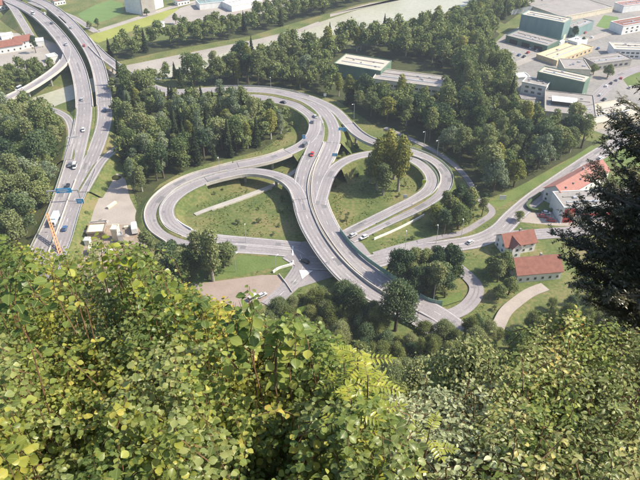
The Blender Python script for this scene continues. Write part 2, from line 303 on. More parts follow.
def road(name, ctrl, w, lanes=2, edge=True, per=6, m='asphalt', dash=True, bank=None, deck=None, deck_label=None, pier=24, rails=(), shoulder=0.6, parapets=(1, 1), pier_skip=(), bslope=1.5):
    RK[0] += 1; dz = 0.12+0.012*RK[0]
    pts = spline([P(u, v, z) for u, v, z in ctrl], per); pts = [p+Vector((0, 0, dz)) for p in pts]; N = frame(pts); h = w/2
    ROADS.append((pts, h))
    b = MB(); section(b, pts, N, [(-h, 0), (h, 0), (h, -0.35), (-h, -0.35)]); tag(b.build(name, M[m]), kind='structure')
    pm = MB()
    if edge:
        for s in (-1, 1): strip(pm, pts, N, s*(h-shoulder)-0.09, s*(h-shoulder)+0.09, 0.02)
    if dash:
        for k in range(1, lanes): dashes(pm, pts, N, -h+shoulder+(w-2*shoulder)*k/lanes, 0.02)
    if m == 'asphalt' and not name.startswith('foot'):
        tk = MB(); lw = (w-2*shoulder)/lanes
        for k in range(lanes):
            c_ = -h+shoulder+lw*(k+.5)
            for s in (-1, 1): strip(tk, pts, N, c_+s*.85-.32, c_+s*.85+.32, 0.010)
        tag(tk.build('wheel_tracks', M['tracks']), kind='structure')
    if m == 'asphalt':
        rr_ = random.Random(len(ROADS)*13+5); pb = MB(); jb = MB()
        for _ in range(max(2, len(pts)//14)):
            a = rr_.randrange(0, max(1, len(pts)-4)); e = min(len(pts), a+rr_.randint(2, 4)); o = rr_.uniform(-h+.8, h-2.6); strip(pb, pts[a:e], N[a:e], o, o+rr_.choice([1.2, 2.4]), 0.014)
        tag(pb.build('asphalt_patches', M['asphalt_dark']), kind='structure')
        if deck:
            for (i0, i1) in deck:
                for q in (i0*per, i1*per-1): 
                    if 0 < q < len(pts)-1: d_ = (pts[q+1]-pts[q]).normalized()*.22; jb.add([pts[q]+N[q]*h+Vector((0, 0, .024)), pts[q]-N[q]*h+Vector((0, 0, .024)), pts[q]-N[q]*h+d_+Vector((0, 0, .024)), pts[q]+N[q]*h+d_+Vector((0, 0, .024))], [(0, 1, 2, 3)])
            if jb.f: tag(jb.build('expansion_joints', M['dark']), kind='structure')
    if pm.f: tag(pm.build('lane_markings', M['paint']), kind='structure')
    if bank:
        for (i0, i1) in bank:
            a = i0*per; e = i1*per+1; bb = MB(); vs = []; pp = pts[a:e]; nn = N[a:e]
            for s in (-1, 1):
                vs = []
                for p, q in zip(pp, nn):
                    hh = max(p.z, 0.02); vs += [p+q*s*(h)-Vector((0, 0, 0.05)), p+q*s*(h+0.9)-Vector((0, 0, 0.12)), Vector((p.x, p.y, 0))+q*s*(h+0.9+hh*bslope)-Vector((0, 0, 0.05))]
                bb.add(vs, [(3*i, 3*i+3, 3*i+4, 3*i+1) for i in range(len(pp)-1)]+[(3*i+1, 3*i+4, 3*i+5, 3*i+2) for i in range(len(pp)-1)])
            tag(bb.build('embankment', M['grass']), kind='structure')
    if deck:
        for (i0, i1), lab in zip(deck, deck_label):
            a = i0*per; e = i1*per+1; pp = pts[a:e]; nn = N[a:e]
            t = thing('road_bridge', lab, 'bridge', (pp[0].x, pp[0].y, 0)); off = Vector((pp[0].x, pp[0].y, 0))
            lp = [p-off for p in pp]
            d = MB(); section(d, lp, nn, [(-h-0.5, -0.36), (h+0.5, -0.36), (h+0.5, -0.9), (h-1.4, -1.5), (-h+1.4, -1.5), (-h-0.5, -0.9)])
            d.build('bridge_deck', M['concrete'], t)
            for s, on in zip((-1, 1), parapets):
                if on:
                    q = MB(); section(q, lp, nn, [(s*(h+0.02), -0.36), (s*(h+0.42), -0.36), (s*(h+0.36), 0.75), (s*(h+0.06), 0.75)][::s])
                    q.build('parapet', M['concrete'], t)
            cum = 0; nxt = pier*0.5
            for k in range(1, len(lp)):
                cum += (pp[k]-pp[k-1]).length
                if cum >= nxt and pp[k].z > 3:
                    nxt += pier; q = MB(); tz = lp[k].z-1.45
                    if k//per+i0 in pier_skip: continue
                    q.tube([(lp[k].x, lp[k].y, -0.3), (lp[k].x, lp[k].y, tz-1.0), (lp[k].x, lp[k].y, tz)], [0.75, 0.75, 1.2], 10); q.build('pier', M['concrete_old'], t)
    for (side, i0, i1, lab) in rails:
        a = int(i0*per); e = int(i1*per)+1; pp = pts[a:e]; nn = N[a:e]; o0 = Vector((pp[0].x, pp[0].y, 0)); pl = [p-o0 for p in pp]
        t = thing('guard_rail', lab, 'guard rail', o0); o = side*(h+0.35)
        q = MB(); section(q, pl, nn, [(o-0.09, 0.38), (o+0.09, 0.38), (o+0.09, 0.85), (o-0.09, 0.85)]); q.build('rail_beam', M['metal'], t)
        cum = 0; nxt = 0; pm_ = None
        for k in range(1, len(pl)):
            cum += (pl[k]-pl[k-1]).length
            if cum >= nxt:
                nxt += 6; c = pl[k]+nn[k]*o
                if pm_ is None: po = MB().box((0, 0, 0.15), (0.1, 0.1, 0.8)).build('post', M['metal'], t); pm_ = po.data
                else: po = link(bpy.data.objects.new('post', pm_), t)
                po.location = c
    return pts, N, h

# left motorway
road('motorway', [(-25, -22, 7), (5, -2, 7), (22, 6, 7), (36, 14, 7), (48, 24, 7), (59, 36, 7), (69, 50, 7), (77, 66, 7), (82, 85, 7), (84.5, 108, 6), (82, 130, 5), (76, 155, 4), (69, 180, 3.5), (61, 205, 3), (53, 225, 3), (46, 240, 3), (35, 264, 3), (24, 288, 3)], 9.6, 2,
     bank=[(9, 17)], deck=[(0, 9)], deck_label=['long concrete motorway bridge, left carriageway with the flyover joining it'], pier=30,
     rails=[(1, 9, 17, 'steel guard rail along the outer side of the left motorway carriageway beside the wood')] if False else [(-1, 9.5, 17, 'steel guard rail on the wood side of the left motorway carriageway')])
road('motorway', [(-5, -22, 7), (20, -6, 7), (45, 4, 7), (62, 16, 7), (76, 30, 7), (88, 46, 7), (97, 64, 7), (102, 84, 7), (104.5, 105, 6), (104, 123, 5), (98, 143, 4), (91, 160, 3.8), (83, 180, 3.5), (72.5, 205, 3), (66, 225, 3), (61.5, 240, 3), (52, 264, 3), (43, 288, 3)], 8.8, 2,
     bank=[(8, 17)], deck=[(0, 8)], deck_label=['long concrete motorway bridge, right carriageway crossing the river'], pier=30,
     rails=[(1, 11.5, 17, 'steel guard rail on the gravel yard side of the right motorway carriageway')])
road('flyover', [(-60, 130, 8), (-20, 111, 8), (0, 102, 8), (15, 95, 8), (30, 87.5, 8), (45, 78, 8), (57, 69, 7.6), (65, 60, 7.2), (67, 50, 7.05), (63, 41, 7.0)], 6.4, 1, dash=False,
     deck=[(0, 7)], deck_label=['curved concrete flyover swinging in from the left edge to the motorway'], pier=26)
road('slip_road', [(86, 38, 7), (93, 46, 7), (103, 56, 7), (116, 66, 7), (130, 76, 6.5), (146, 84, 5.5), (165, 90, 5), (185, 91.5, 5), (205, 91, 5)], 6.4, 1, dash=False,
     deck=[(1, 5)], deck_label=['slip road bridge curving right off the motorway towards the river'], pier=26, bank=[(5, 8)])
road('slip_road', [(35, 104, 2), (50, 109, 3), (60, 113, 4), (68, 119, 5), (72, 130, 5), (71, 143, 4.4), (67.5, 160, 4)], 4.6, 1, dash=False, bank=[(0, 6)])
road('slip_road', [(150, 128, 3), (135, 138, 3), (123, 145, 3.2), (111, 153, 3.6), (101, 163, 3.8), (92, 178, 3.7), (84, 192, 3.5)], 5.0, 1, dash=False, bank=[(0, 6)])
road('side_road', [(8, 2, 7), (14, 9, 6.5), (19, 17, 5), (25, 27, 2.5), (31, 37, 0.3), (38, 48, 0.1)], 6.5, 2, bank=[(1, 5)])
road('side_road', [(30, 2, 7), (45, 8, 7), (62, 13, 5), (76, 19, 3), (88, 27, 1), (96, 32, 0.2)], 5.5, 1, dash=False, bank=[(1, 5)])
# main road (two carriageways, planted median, then the long bridge)
m1c = [(165, 93.5, 5), (190, 91.5, 5), (215, 90, 5), (240, 89.5, 5), (265, 90.5, 5.5), (285, 93.5, 6), (304, 99, 6.5), (318, 107, 7), (328, 118, 7), (333, 131, 7), (332, 143, 7), (327, 156, 7), (320.5, 170, 7), (317, 186, 7), (319, 203, 7), (326, 221, 7), (335, 237, 7), (350, 256, 6.5), (370, 274, 5.5), (394, 290, 4), (418, 303, 2.5), (440, 315, 1.6), (455, 326, 1.4), (464, 336, 1.4)]
M1 = road('main_road', m1c, 8.8, 2, bslope=.9, bank=[(0, 10)], deck=[(10, 20)], deck_label=['wide curved concrete bridge, right half, crossing the junction in the middle'], pier=30, parapets=(1, 0), pier_skip=(15,),
     rails=[(1, 2, 6, 'guard rail on the far side of the main road before the wood')])
m2c = [(240, 97.5, 5), (255, 97.5, 5.2), (271, 99.5, 5.5), (291, 103.5, 6), (304, 109.5, 6.5), (314, 118, 7), (318, 129, 7), (316, 142, 7), (311, 156, 7), (305.5, 170, 7), (302.5, 186, 7), (303, 203, 7), (308.5, 221, 7), (317, 237, 7), (330, 256, 6.5), (348, 276, 5.5), (371, 292.5, 4), (397, 307, 2.5), (419, 319, 1.6), (436, 331, 1.4)]
M2 = road('main_road', m2c, 8.6, 2, bslope=.9, bank=[(0, 7)], deck=[(8, 17)], deck_label=['wide curved concrete bridge, left half, crossing the junction in the middle'], pier=30, parapets=(0, 1), pier_skip=(13, 14))
road('verge_strip', [(200, 95.5, 5), (240, 93.3, 5.03), (262, 94, 5.3), (280, 97.2, 5.8), (299, 102, 6.3), (311, 109.5, 6.8), (321.5, 119, 7), (326, 131, 7.0), (324.5, 142, 7.0)], 2.6, 1, False, 6, 'grass', False)
# ramps
road('ramp', [(296, 94.5, 6.2), (312, 99, 6.7), (327, 105.5, 7), (338, 113, 7), (348, 124, 7), (358, 134, 7), (372, 142, 7), (390, 146.5, 6.5), (408, 151, 5.8), (425, 157, 5), (438, 165, 4.3), (446, 176, 3.6), (444, 188, 2.8), (433, 199, 2), (415, 209.5, 1.2), (392, 220, .6), (368, 231, .2), (350, 240, 0)], 6.4, 1, dash=False,
     bank=[(0, 4), (7, 16)], deck=[(4, 7)], deck_label=['short ramp bridge with a pale parapet right of the main road'], pier=20, bslope=.55,
     rails=[(1, 7, 15.5, 'long guard rail round the outside of the right hand loop')])
road('ramp', [(320, 205, 7), (323.5, 192, 7), (328, 179, 7), (335, 168.5, 7), (346, 161, 6.8), (360, 156, 6.4), (378, 153.5, 6), (396, 155.5, 5.4), (413, 160.5, 4.8), (425, 168.5, 4.2), (431.5, 179, 3.5), (428, 190, 2.7), (414, 200, 2), (394, 210, 1.2), (372, 221, .6), (350, 232, .2), (334, 241, 0)], 6.2, 1, dash=False,
     bank=[(3, 16)], bslope=.45, rails=[(1, 8, 14, 'short guard rail inside the right hand loop near the yellow sign')])
road('ramp', [(315, 121, 7), (314.5, 130, 7), (310, 138.5, 7), (301, 146, 6.8), (288, 152.5, 6.5), (272, 158.5, 6.2), (254, 163, 5.8), (235, 166.5, 5.4), (213, 171.5, 4.9), (190, 179, 4.2), (169, 190, 3.4), (155, 203, 2.6), (151, 216, 1.8), (157, 229, 1.0), (173, 239, .5), (200, 245, .15), (240, 248.5, 0), (270, 250.5, 0), (290, 252.5, 0)], 7.4, 1, dash=False,
     bank=[(3, 4), (7, 17)], deck=[(4, 7)], deck_label=['short ramp bridge over the footpath, above the left hand loop'], pier=20, parapets=(1, 1),
     rails=[(1, 8, 14, 'short guard rail between the two lanes of the left hand loop')])
LOOPWALL = [(232, 163, 5.6), (212, 168.5, 5.1), (188, 175.5, 4.4), (165, 187, 3.6), (149.5, 201.5, 2.8), (144.5, 216, 2.0), (150, 231, 1.3), (166, 242.5, .9)]
road('ramp', [(304, 212, 7), (300.5, 200, 7), (295, 188, 7), (284, 179, 6.8), (267, 173.5, 6.4), (248, 172, 6), (227, 175.5, 5.4), (203, 182, 4.6), (183, 191.5, 3.9), (170, 203, 3), (167, 215, 2.2), (174, 226, 1.4), (190, 234, .7), (216, 239, .2), (242, 241.5, 0), (270, 244, 0), (300, 247, 0)], 7.0, 1, dash=False,
     bank=[(7, 15)], deck=[(1, 7)], deck_label=['curved ramp bridge leaving the main bridge for the left hand loop'], pier=18, parapets=(0, 1))
# local roads
road('local_road', [(700, 92, 0), (650, 122, 0), (612, 146, 0), (590, 160, 0), (562, 179, 0), (535, 198, 0), (514, 216, 0), (499, 231, 0), (478, 241, 0), (450, 246, 0), (420, 250.5, 0), (396, 256, 0), (372, 262, 0), (350, 264, 0), (325, 264, 0), (305, 262, 0), (290, 254, 0)], 9.5, 2)
road('local_road', [(497, 236, 0), (515, 236, 0), (545, 234, 0), (580, 231, 0), (620, 226, 0), (680, 220, 0)], 8, 2, edge=False)
road('local_road', [(300, 255, 0), (303, 266, 0), (296, 280, 0), (284, 292, 0), (268, 306, 0)], 7, 2, edge=False)
road('local_road', [(442, 318, .8), (462, 310, .6), (474, 298, .4), (476, 287, .2), (467, 276, 0), (455, 266, 0)], 6, 1, edge=False, dash=False)
road('footpath', [(374, 255, 0), (400, 247, 0), (434, 239, 0), (460, 233.5, 0), (478, 224, 0), (492, 213, 0), (486, 204, 0), (476, 198, 0), (472, 187, 0), (462, 173, 0), (446, 159, 0), (428, 148, 0), (405, 137, 0), (385, 128, 0)], 3.2, 1, edge=False, dash=False)
road('footpath', [(195, 215, 0), (210, 209, 0), (240, 198.5, 0), (272, 186, 0), (290, 175, 0), (302, 166, 0)], 2.6, 1, edge=False, dash=False, m='concrete_old')
road('footpath', [(497, 330, 1), (505, 313, .6), (517, 302, .3), (530, 293, .1), (545, 287, 0)], 5, 1, edge=False, dash=False, m='gravel')
road('industrial_road', [(502, 70, 0), (520, 63, 0), (548, 52, 0), (575, 44, 0), (601, 36, 0), (640, 22, 0), (690, 8, 0)], 7, 2, edge=False, dash=False, m='gravel_pale')
road('industrial_road', [(520, 97, 0), (545, 98, 0), (575, 103, 0), (592, 100, 0), (606, 88, 0), (625, 74, 0), (670, 60, 0)], 8, 2, edge=False, dash=False)
# junction surface under the bridge
patch('junction', [(283, 243), (300, 242), (345, 236), (362, 243), (372, 256), (360, 270), (335, 276), (310, 284), (292, 290), (280, 285), (292, 268), (291, 256), (282, 253)], 0.10, M['asphalt'])
tag(MB().add([P(299, 270, .48), P(313, 270.5, .48), P(302, 279, .48)], [(0, 1, 2)]).build('road_marking', M['paint']), kind='structure')
tag(MB().add([P(292, 246, .47), P(293.5, 246, .47), P(293.5, 255.5, .47), P(292, 255.5, .47)], [(0, 1, 2, 3)]).build('road_marking', M['paint']), kind='structure')

# fences, barriers and walls that follow the roads
def wallthing(name, label, cat, px, h, th, m, z0=0.0, posts=None, per=5):
    pts = spline([P(*q) if len(q) == 3 else P(q[0], q[1], z0) for q in px], per); N = frame(pts); o = Vector((pts[0].x, pts[0].y, 0)); pl = [p-o for p in pts]
    t = thing(name, label, cat, o)
    b = MB(); section(b, pl, N, [(-th/2, 0), (th/2, 0), (th/2, h), (-th/2, h)]); b.build('panel' if posts else 'wall', m, t)
    if posts:
        cum = 0; nxt = 0
        for k in range(len(pl)):
            if k: cum += (pl[k]-pl[k-1]).length
            if cum >= nxt:
                nxt += posts; b = MB(); b.box((pl[k].x, pl[k].y, pl[k].z+h/2+.05), (0.22, 0.22, h+0.2)); b.build('post', M['metal'], t)
    return t
wallthing('parapet_wall', 'pale concrete parapet round the outside of the left hand loop', 'wall', LOOPWALL, 0.9, 0.35, M['concrete'])
wallthing('noise_barrier', 'green glazed noise barrier along the right edge of the main bridge', 'noise barrier',
          [(340, 232, 7.2), (350, 245, 7), (362, 257, 6.7), (378, 269, 6), (395, 280.5, 5.2), (412, 292, 4)], 2.2, 0.12, M['noise_glass'], posts=4)
wallthing('noise_barrier', 'green glazed noise barrier beside the curved lane below the round grove', 'noise barrier',
          [(420, 299, 1.2), (428, 303.5, 1), (437, 306, .8), (442, 306, .8)], 3.0, 0.12, M['noise_glass'], posts=3.2)
wallthing('retaining_wall', 'pale retaining wall on the inner lower left of the left hand loop', 'wall',
          [(173.5, 209, 0), (174, 217, 0), (180, 225, 0), (192, 232, 0)], 2.0, 0.4, M['white'])
wallthing('retaining_wall', 'low pale wall beside the footpath in the left hand loop', 'wall', [(212, 211, 0), (242, 200.5, 0), (272, 189, 0)], 0.9, 0.3, M['concrete'])
wallthing('kerb_wall', 'pale curved wall in the grass below the loop beside the parking area', 'wall', [(273, 273, 0), (279, 269, 0), (292, 265, 0), (293, 262, 0)], 1.1, 0.5, M['white'])
wallthing('retaining_wall', 'concrete wall under the right hand ramp along its outer side', 'wall', [(374, 240, 0), (395, 231, 0), (415, 221, 0), (424, 216, 0)], 1.2, 0.35, M['white'])
wallthing('parapet_wall', 'thin concrete wall at the edge of the brown parking area', 'wall', [(279, 275, 0), (286, 284, 0), (292, 293, 0)], 0.9, 0.25, M['concrete'])
wallthing('garden_hedge', 'clipped green hedge round the corner garden of the long red roofed house', 'hedge', [(540, 195, 0), (530, 203, 0), (527, 208, 0), (535, 212, 0), (556, 211, 0)], 1.7, 1.2, M['leaf_dark'])
wallthing('road_barrier', 'low concrete barrier dividing the two lanes of the left hand loop', 'barrier', [(227, 171, 5.3), (203, 177, 4.7), (178, 188, 3.8), (162.5, 203, 2.8), (159.5, 215, 2.1), (166, 228, 1.3), (182, 236.5, .7)], 0.7, 0.35, M['concrete'])
wallthing('road_barrier', 'low concrete barrier dividing the two lanes of the right hand loop', 'barrier', [(410, 155.5, 5.5), (428, 162, 4.9), (438, 171, 4.2), (440, 182, 3.4), (432, 194, 2.6), (412, 205, 1.8)], 0.7, 0.3, M['concrete'])
wallthing('road_barrier', 'steel barrier down the middle of the main bridge', 'barrier', [(313, 170, 7.3), (309.7, 186, 7.3), (311, 203, 7.3), (317.5, 221, 7.3), (326, 237, 7.2), (340, 256, 6.8), (359, 275, 5.8), (381, 292, 4.2)], 0.35, 0.2, M['concrete'])
wallthing('road_barrier', 'concrete barrier between the merged motorway carriageways', 'barrier', [(76, 180, 3.8), (66.5, 205, 3.3), (59.5, 225, 3.3), (53.5, 241, 3.3), (43, 266, 3.3)], 0.8, 0.4, M['concrete'])

# ------------------------------------------------------------------ buildings
def footprint(A, B):
    a = P(*A); b = P(*B); d = b-a; L = d.length; return a, math.atan2(d.y, d.x), L
def flat_building(label, A, B, depth, h, wallm, roofm, cat='building', name='building', rim=0.5, wins=(), doors=(), extra=None, zt=0.0):
    """A-B: ground line of the side that faces the camera"""
    a, rz, L = footprint(A, B); t = thing(name, label, cat, a, rz)
    MB().box((L/2, depth/2, h/2-0.2), (L, depth, h+0.4)).build('walls', M[wallm], t)
    r = MB(); r.box((L/2, depth/2, h+0.06), (L+0.3, depth+0.3, 0.12))
    for x, y, dx, dy in ((L/2, 0.05, L+.5, .35), (L/2, depth-.05, L+.5, .35), (0.05, depth/2, .35, depth-.2), (L-.05, depth/2, .35, depth-.2)): r.box((x, y, h+0.12+rim/2), (dx, dy, rim), mi=1)
    r.build('roof', [M[roofm], M[wallm]], t)
    for (side, n, rows, z0, dzr, ww, wh, margin) in wins:
        for k in range(n):
            for j in range(rows):
                f = margin+(1-2*margin)*(k+.5)/n; z = z0+dzr*j
                if side == 'front': c = (L*f, -0.03, z); d = (ww, 0.1, wh)
                elif side == 'left': c = (-0.03, depth*f, z); d = (0.1, ww, wh)
                else: c = (L+0.03, depth*f, z); d = (0.1, ww, wh)
                MB().box(c, d).build('window', M['glass'], t)
    for (side, f, ww, wh, mm) in doors:
        c = (L*f, -0.04, wh/2) if side == 'front' else ((L+0.04, depth*f, wh/2) if side == 'right' else (-0.04, depth*f, wh/2))
        MB().box(c, (ww, 0.12, wh) if side == 'front' else (0.12, ww, wh)).build('gate', M[mm], t)
    if L > 20 and depth > 9 and 'greenhouse' not in name:
        for f in (.33, .67): MB().box((L/2, depth*f, h+.12+.18), (L*.84, .9, .36)).build('skylight', M['skylight' if f < .5 else 'grey_roof'], t)
    # rooftop units
    for _ in range(0 if L < 12 else rnd.randint(2, 5)):
        sx = rnd.uniform(.8, 2); MB().box((rnd.uniform(.15, .85)*L, rnd.uniform(.25, .8)*depth, h+.12+.4), (sx, sx*.8, .8)).build('roof_vent', M['metal'], t)
    return t, L
def gable_house(label, A, B, depth, h, rh, wallm='white', roofm='red_tile', rows=2, cols=6, ecols=2, name='house', chimney=True, ridge='x', over=0.6, dormers=0):
    a, rz, L = footprint(A, B); t = thing(name, label, 'house', a, rz)
    w = MB(); w.box((L/2, depth/2, h/2-0.2), (L, depth, h+0.4)); ts = 0.02
    if ridge == 'x':
        for x0 in (0.0, L-0.3): w.add([(x0, 0, h), (x0, depth, h), (x0, depth/2, h+rh-.1), (x0+.3, 0, h), (x0+.3, depth, h), (x0+.3, depth/2, h+rh-.1)], [(0, 2, 1), (3, 4, 5), (0, 3, 5, 2), (1, 2, 5, 4)])
    else:
        for y0 in (0.0, depth-0.3): w.add([(0, y0, h), (L, y0, h), (L/2, y0, h+rh-.1), (0, y0+.3, h), (L, y0+.3, h), (L/2, y0+.3, h+rh-.1)], [(0, 1, 2), (3, 5, 4), (0, 2, 5, 3), (1, 4, 5, 2)])
    w.build('walls', M[wallm], t)
    r = MB(); o = over
    if ridge == 'x':
        s = rh/(depth/2); e = h-o*s
        for k in (0, .22): r.add([], [])
        A1 = [(-o, -o, e), (L+o, -o, e), (L+o, depth/2, h+rh), (-o, depth/2, h+rh)]; A2 = [(-o, depth/2, h+rh), (L+o, depth/2, h+rh), (L+o, depth+o, e), (-o, depth+o, e)]
    else:
        s = rh/(L/2); e = h-o*s
        A1 = [(-o, -o, e), (-o, depth+o, e), (L/2, depth+o, h+rh), (L/2, -o, h+rh)][::-1]; A2 = [(L/2, -o, h+rh), (L+o, -o, e), (L+o, depth+o, e), (L/2, depth+o, h+rh)]
    for Q in (A1, A2):
        up = [(x, y, z+.25) for x, y, z in Q]; r.add(list(Q)+up, [(3, 2, 1, 0), (4, 5, 6, 7), (0, 1, 5, 4), (1, 2, 6, 5), (2, 3, 7, 6), (3, 0, 4, 7)])
    rf = r.build('roof', M[roofm], t)
    if chimney: MB().box((L*.6, depth*.56, h+rh+.3), (.8, .8, 1.8)).build('chimney', M['concrete_old'], rf)
    for k in range(dormers):
        x = L*(k+.7)/(dormers+.4); MB().box((x, depth*.25, h+rh*.5+.35), (.9, .9, .5)).build('roof_window', M['glass'], rf)
    def win(c, d):
        f = MB().box(c, d).build('window', M['glass'], t); fr = MB(); nx = d[0] < d[1]
        ax = 1 if nx else 0; hw = d[ax]/2; hz = d[2]/2
        for s in (-1, 1):
            cc = list(c); cc[ax] += s*(hw+.06); dd = list(d); dd[ax] = .12; dd[2] = d[2]+.24; dd[1-ax] += .05; fr.box(cc, dd)
            cc = list(c); cc[2] += s*(hz+.06); dd = list(d); dd[2] = .12; dd[1-ax] += .05; fr.box(cc, dd)
        fr.build('frame', M['concrete'], f)
    for j in range(rows):
        z = 1.6+j*2.7
        if z+.7 > h: break
        for k in range(cols): win((L*(k+.5)/cols, -.02, z), (1.0, .1, 1.2))
        for k in range(ecols): win((-.02, depth*(k+.5)/ecols, z), (.1, 1.0, 1.2)); win((L+.02, depth*(k+.5)/ecols, z), (.1, 1.0, 1.2))
    return t, L
# houses lower right
gable_house('long white house with a pale red tiled roof beside the local road', (561, 209), (606, 182), 11, 7.2, 3.6, roofm='red_tile', rows=2, cols=9, ecols=3, dormers=6)
tL, LL = flat_building('flat roofed building with white edge and red facade half hidden by the dark conifer', (560, 223), (640, 219), 14, 8.5, 'white', 'grey_roof', name='building', wins=[('front', 9, 2, 2.6, 3.2, 2.2, 1.6, .16)])
MB().box((LL*.085, -.06, 4.1), (LL*.13, .14, 7.6)).build('red_panel', M['red_wall'], tL)
MB().box((LL*.60, -.045, 4.1), (LL*.7, .10, 1.2)).build('red_panel', M['red_wall'], tL)
th, _ = gable_house('white house with a dark brown roof and a cross gable at the road bend', (504, 256), (534, 251), 9, 5.2, 3.6, roofm='brown_tile', rows=2, cols=4, ecols=2)
gable_house('long low white farmhouse with a brown red roof near the bottom right', (516, 283), (560, 279), 11, 4.6, 4.2, roofm='brown_tile', rows=1, cols=6, ecols=2)
# cross gable of the bend house
w = MB(); w.box((4.2, -.9, 2.5), (4.4, 3.2, 5.4)); w.add([(2, -2.5, 5.2), (6.4, -2.5, 5.2), (4.2, -2.5, 7.6), (2, -2.3, 5.2), (6.4, -2.3, 5.2), (4.2, -2.3, 7.6)], [(0, 1, 2), (3, 5, 4), (0, 2, 5, 3), (1, 4, 5, 2)]); w.build('wing_walls', M['white'], th)
w = MB()
for s in (-1, 1):
    Q = [(4.2, -3.0, 8.0), (4.2+s*2.8, -3.0, 5.1), (4.2+s*2.8, 2.2, 5.1), (4.2, 4.2, 8.0)]; up = [(x, y, z+.2) for x, y, z in Q]
    w.add(Q+up, [(3, 2, 1, 0), (4, 5, 6, 7), (0, 1, 5, 4), (1, 2, 6, 5), (2, 3, 7, 6), (3, 0, 4, 7)])
w.build('wing_roof', M['brown_tile'], th)
for z in (1.6, 4.2): MB().box((4.2, -2.53, z), (1.1, .1, 1.2)).build('window', M['glass'], th)
# industrial estate
flat_building('tall teal clad hall with a low canopy in front at the top right', (518, 33), (560, 42), 16, 15, 'teal_clad', 'pale_roof', wins=[], doors=[('right', .5, 4, 4, 'cream')])
flat_building('low loading canopy with dark openings in front of the tall teal hall', (505, 42), (546, 53), 20, 5.0, 'green_clad', 'grey_roof', doors=[('front', .2, 7, 3.6, 'dark'), ('front', .5, 7, 3.6, 'dark'), ('front', .8, 7, 3.6, 'dark')])
flat_building('long low teal wing running right of the tall teal hall', (574, 38), (592, 30), 10, 7, 'teal_clad', 'grey_roof')
flat_building('large low glazed greenhouse roofs behind the tall teal hall', (562, 22), (612, 12), 60, 4, 'cream', 'grey_roof', name='greenhouse')
flat_building('long low yellow building beside the industrial road', (556, 66), (592, 52), 18, 3.6, 'yellow', 'yellow', wins=[('front', 8, 1, 2, 3, 2.0, 1.4, .04)])
flat_building('small white roofed annex on the far end of the yellow building', (576, 50), (586, 46.5), 9, 5.5, 'white', 'white')
flat_building('white two storey office with dark windows beside the green hall', (520, 93), (544, 98), 11, 7.6, 'white', 'grey_roof', wins=[('front', 3, 2, 2.2, 3.1, 2.4, 1.4, .1), ('right', 3, 2, 2.2, 3.1, 2.2, 1.4, .1)], name='office')
flat_building('big dark green hall with a beige flat roof', (534, 90), (580, 101), 13, 12.5, 'green_clad', 'pale_roof', name='hall', doors=[('front', .78, 5, 4.2, 'dark'), ('right', .5, 4, 3, 'metal')])
flat_building('grey roofed workshop with a pale end wall behind the green hall', (562, 80), (588, 81), 20, 8, 'cream', 'grey_roof', wins=[('right', 3, 1, 4, 3, 2, 1.4, .1)])
flat_building('small white flat roofed shed left of the white office', (514, 83), (529, 82), 8, 3.5, 'white', 'white', name='shed')
tw, lw = flat_building('wide low brown roofed warehouse with a dark and white roof box', (543, 119), (594, 125), 34, 5.0, 'concrete_old', 'grey_roof', name='warehouse')
MB().box((lw*.38, 15, 6.6), (15, 8, 2.8)).build('roof_box', M['dark'], tw); MB().box((lw*.38, 15, 8.1), (15.4, 8.4, .25)).build('roof_box_lid', M['white'], tw)
flat_building('low pale roofed warehouse right of the brown roofed one', (592, 131), (640, 121), 22, 4.5, 'cream', 'pale_roof', name='warehouse')
flat_building('long grey roofed store between the green hall and the road', (594, 71), (630, 66), 14, 5, 'concrete_old', 'grey_roof', wins=[('front', 6, 1, 2.2, 3, 2.5, 1.5, .06)])
flat_building('white industrial block at the right edge above the grey store', (612, 58), (665, 60), 16, 6.5, 'white', 'pale_roof', wins=[('front', 10, 2, 1.8, 2.6, 2.4, 1.2, .04)])
flat_building('brown roofed block at the far right edge', (621, 35), (665, 27), 14, 7, 'white', 'brown_tile', wins=[('front', 8, 2, 1.8, 2.8, 2, 1.2, .05)])
flat_building('pale red roofed house in the far top right corner', (622, 13), (645, 10), 12, 6, 'white', 'red_tile')
# hall in the wood
flat_building('pale roofed hall hidden among trees north of the interchange', (334, 76), (380, 84), 22, 9, 'green_clad', 'pale_roof', name='hall')
flat_building('long grey roofed hall extension running right from the pale roofed hall', (372, 88), (440, 97), 20, 6.5, 'cream', 'grey_roof', name='hall', wins=[('front', 10, 1, 3.4, 3, 3.4, 1.4, .04)])
# town at top left
gable_house('brown roofed house at the left edge near the side road', (0, 54), (24, 50), 10, 5, 3, roofm='brown_tile', rows=1, cols=4)
gable_house('red roofed white house below the side road junction', (18, 50), (34, 47), 9, 6, 3, roofm='brown_tile', rows=2, cols=3)
flat_building('small white flat roofed building left of the motorway', (37, 47), (45, 46), 8, 4, 'white', 'white', name='shed')
flat_building('small white shed close under the motorway', (50, 63), (59, 61), 7, 4, 'white', 'white', name='shed')
flat_building('long low white barn at the far left edge', (2, 40), (14, 38), 6, 3, 'white', 'white', name='barn')
for i, (A, B, rf_, lab) in enumerate([((-4, 12), (8, 9), 'brown_tile', 'brown roofed house beyond the motorway at the top left corner'),
        ((55, 6), (66, 4), 'red_tile', 'red roofed farmhouse beside the top left field'), ((178, 6), (190, 4), 'red_tile', 'red roofed house by the pale yards at the top'),
        ((262, 0), (276, -2), 'brown_tile', 'brown roofed house behind the trees at the top centre')]):
    gable_house(lab, A, B, 10, 5, 3.2, roofm=rf_, rows=1, cols=4)
flat_building('tall white factory block at the top edge left of centre', (126, 12), (142, 15), 30, 13, 'white', 'pale_roof', name='factory')
flat_building('grey factory block right of the tall white block at the top edge', (143, 15), (156, 12), 26, 13, 'concrete_old', 'pale_roof', name='factory')
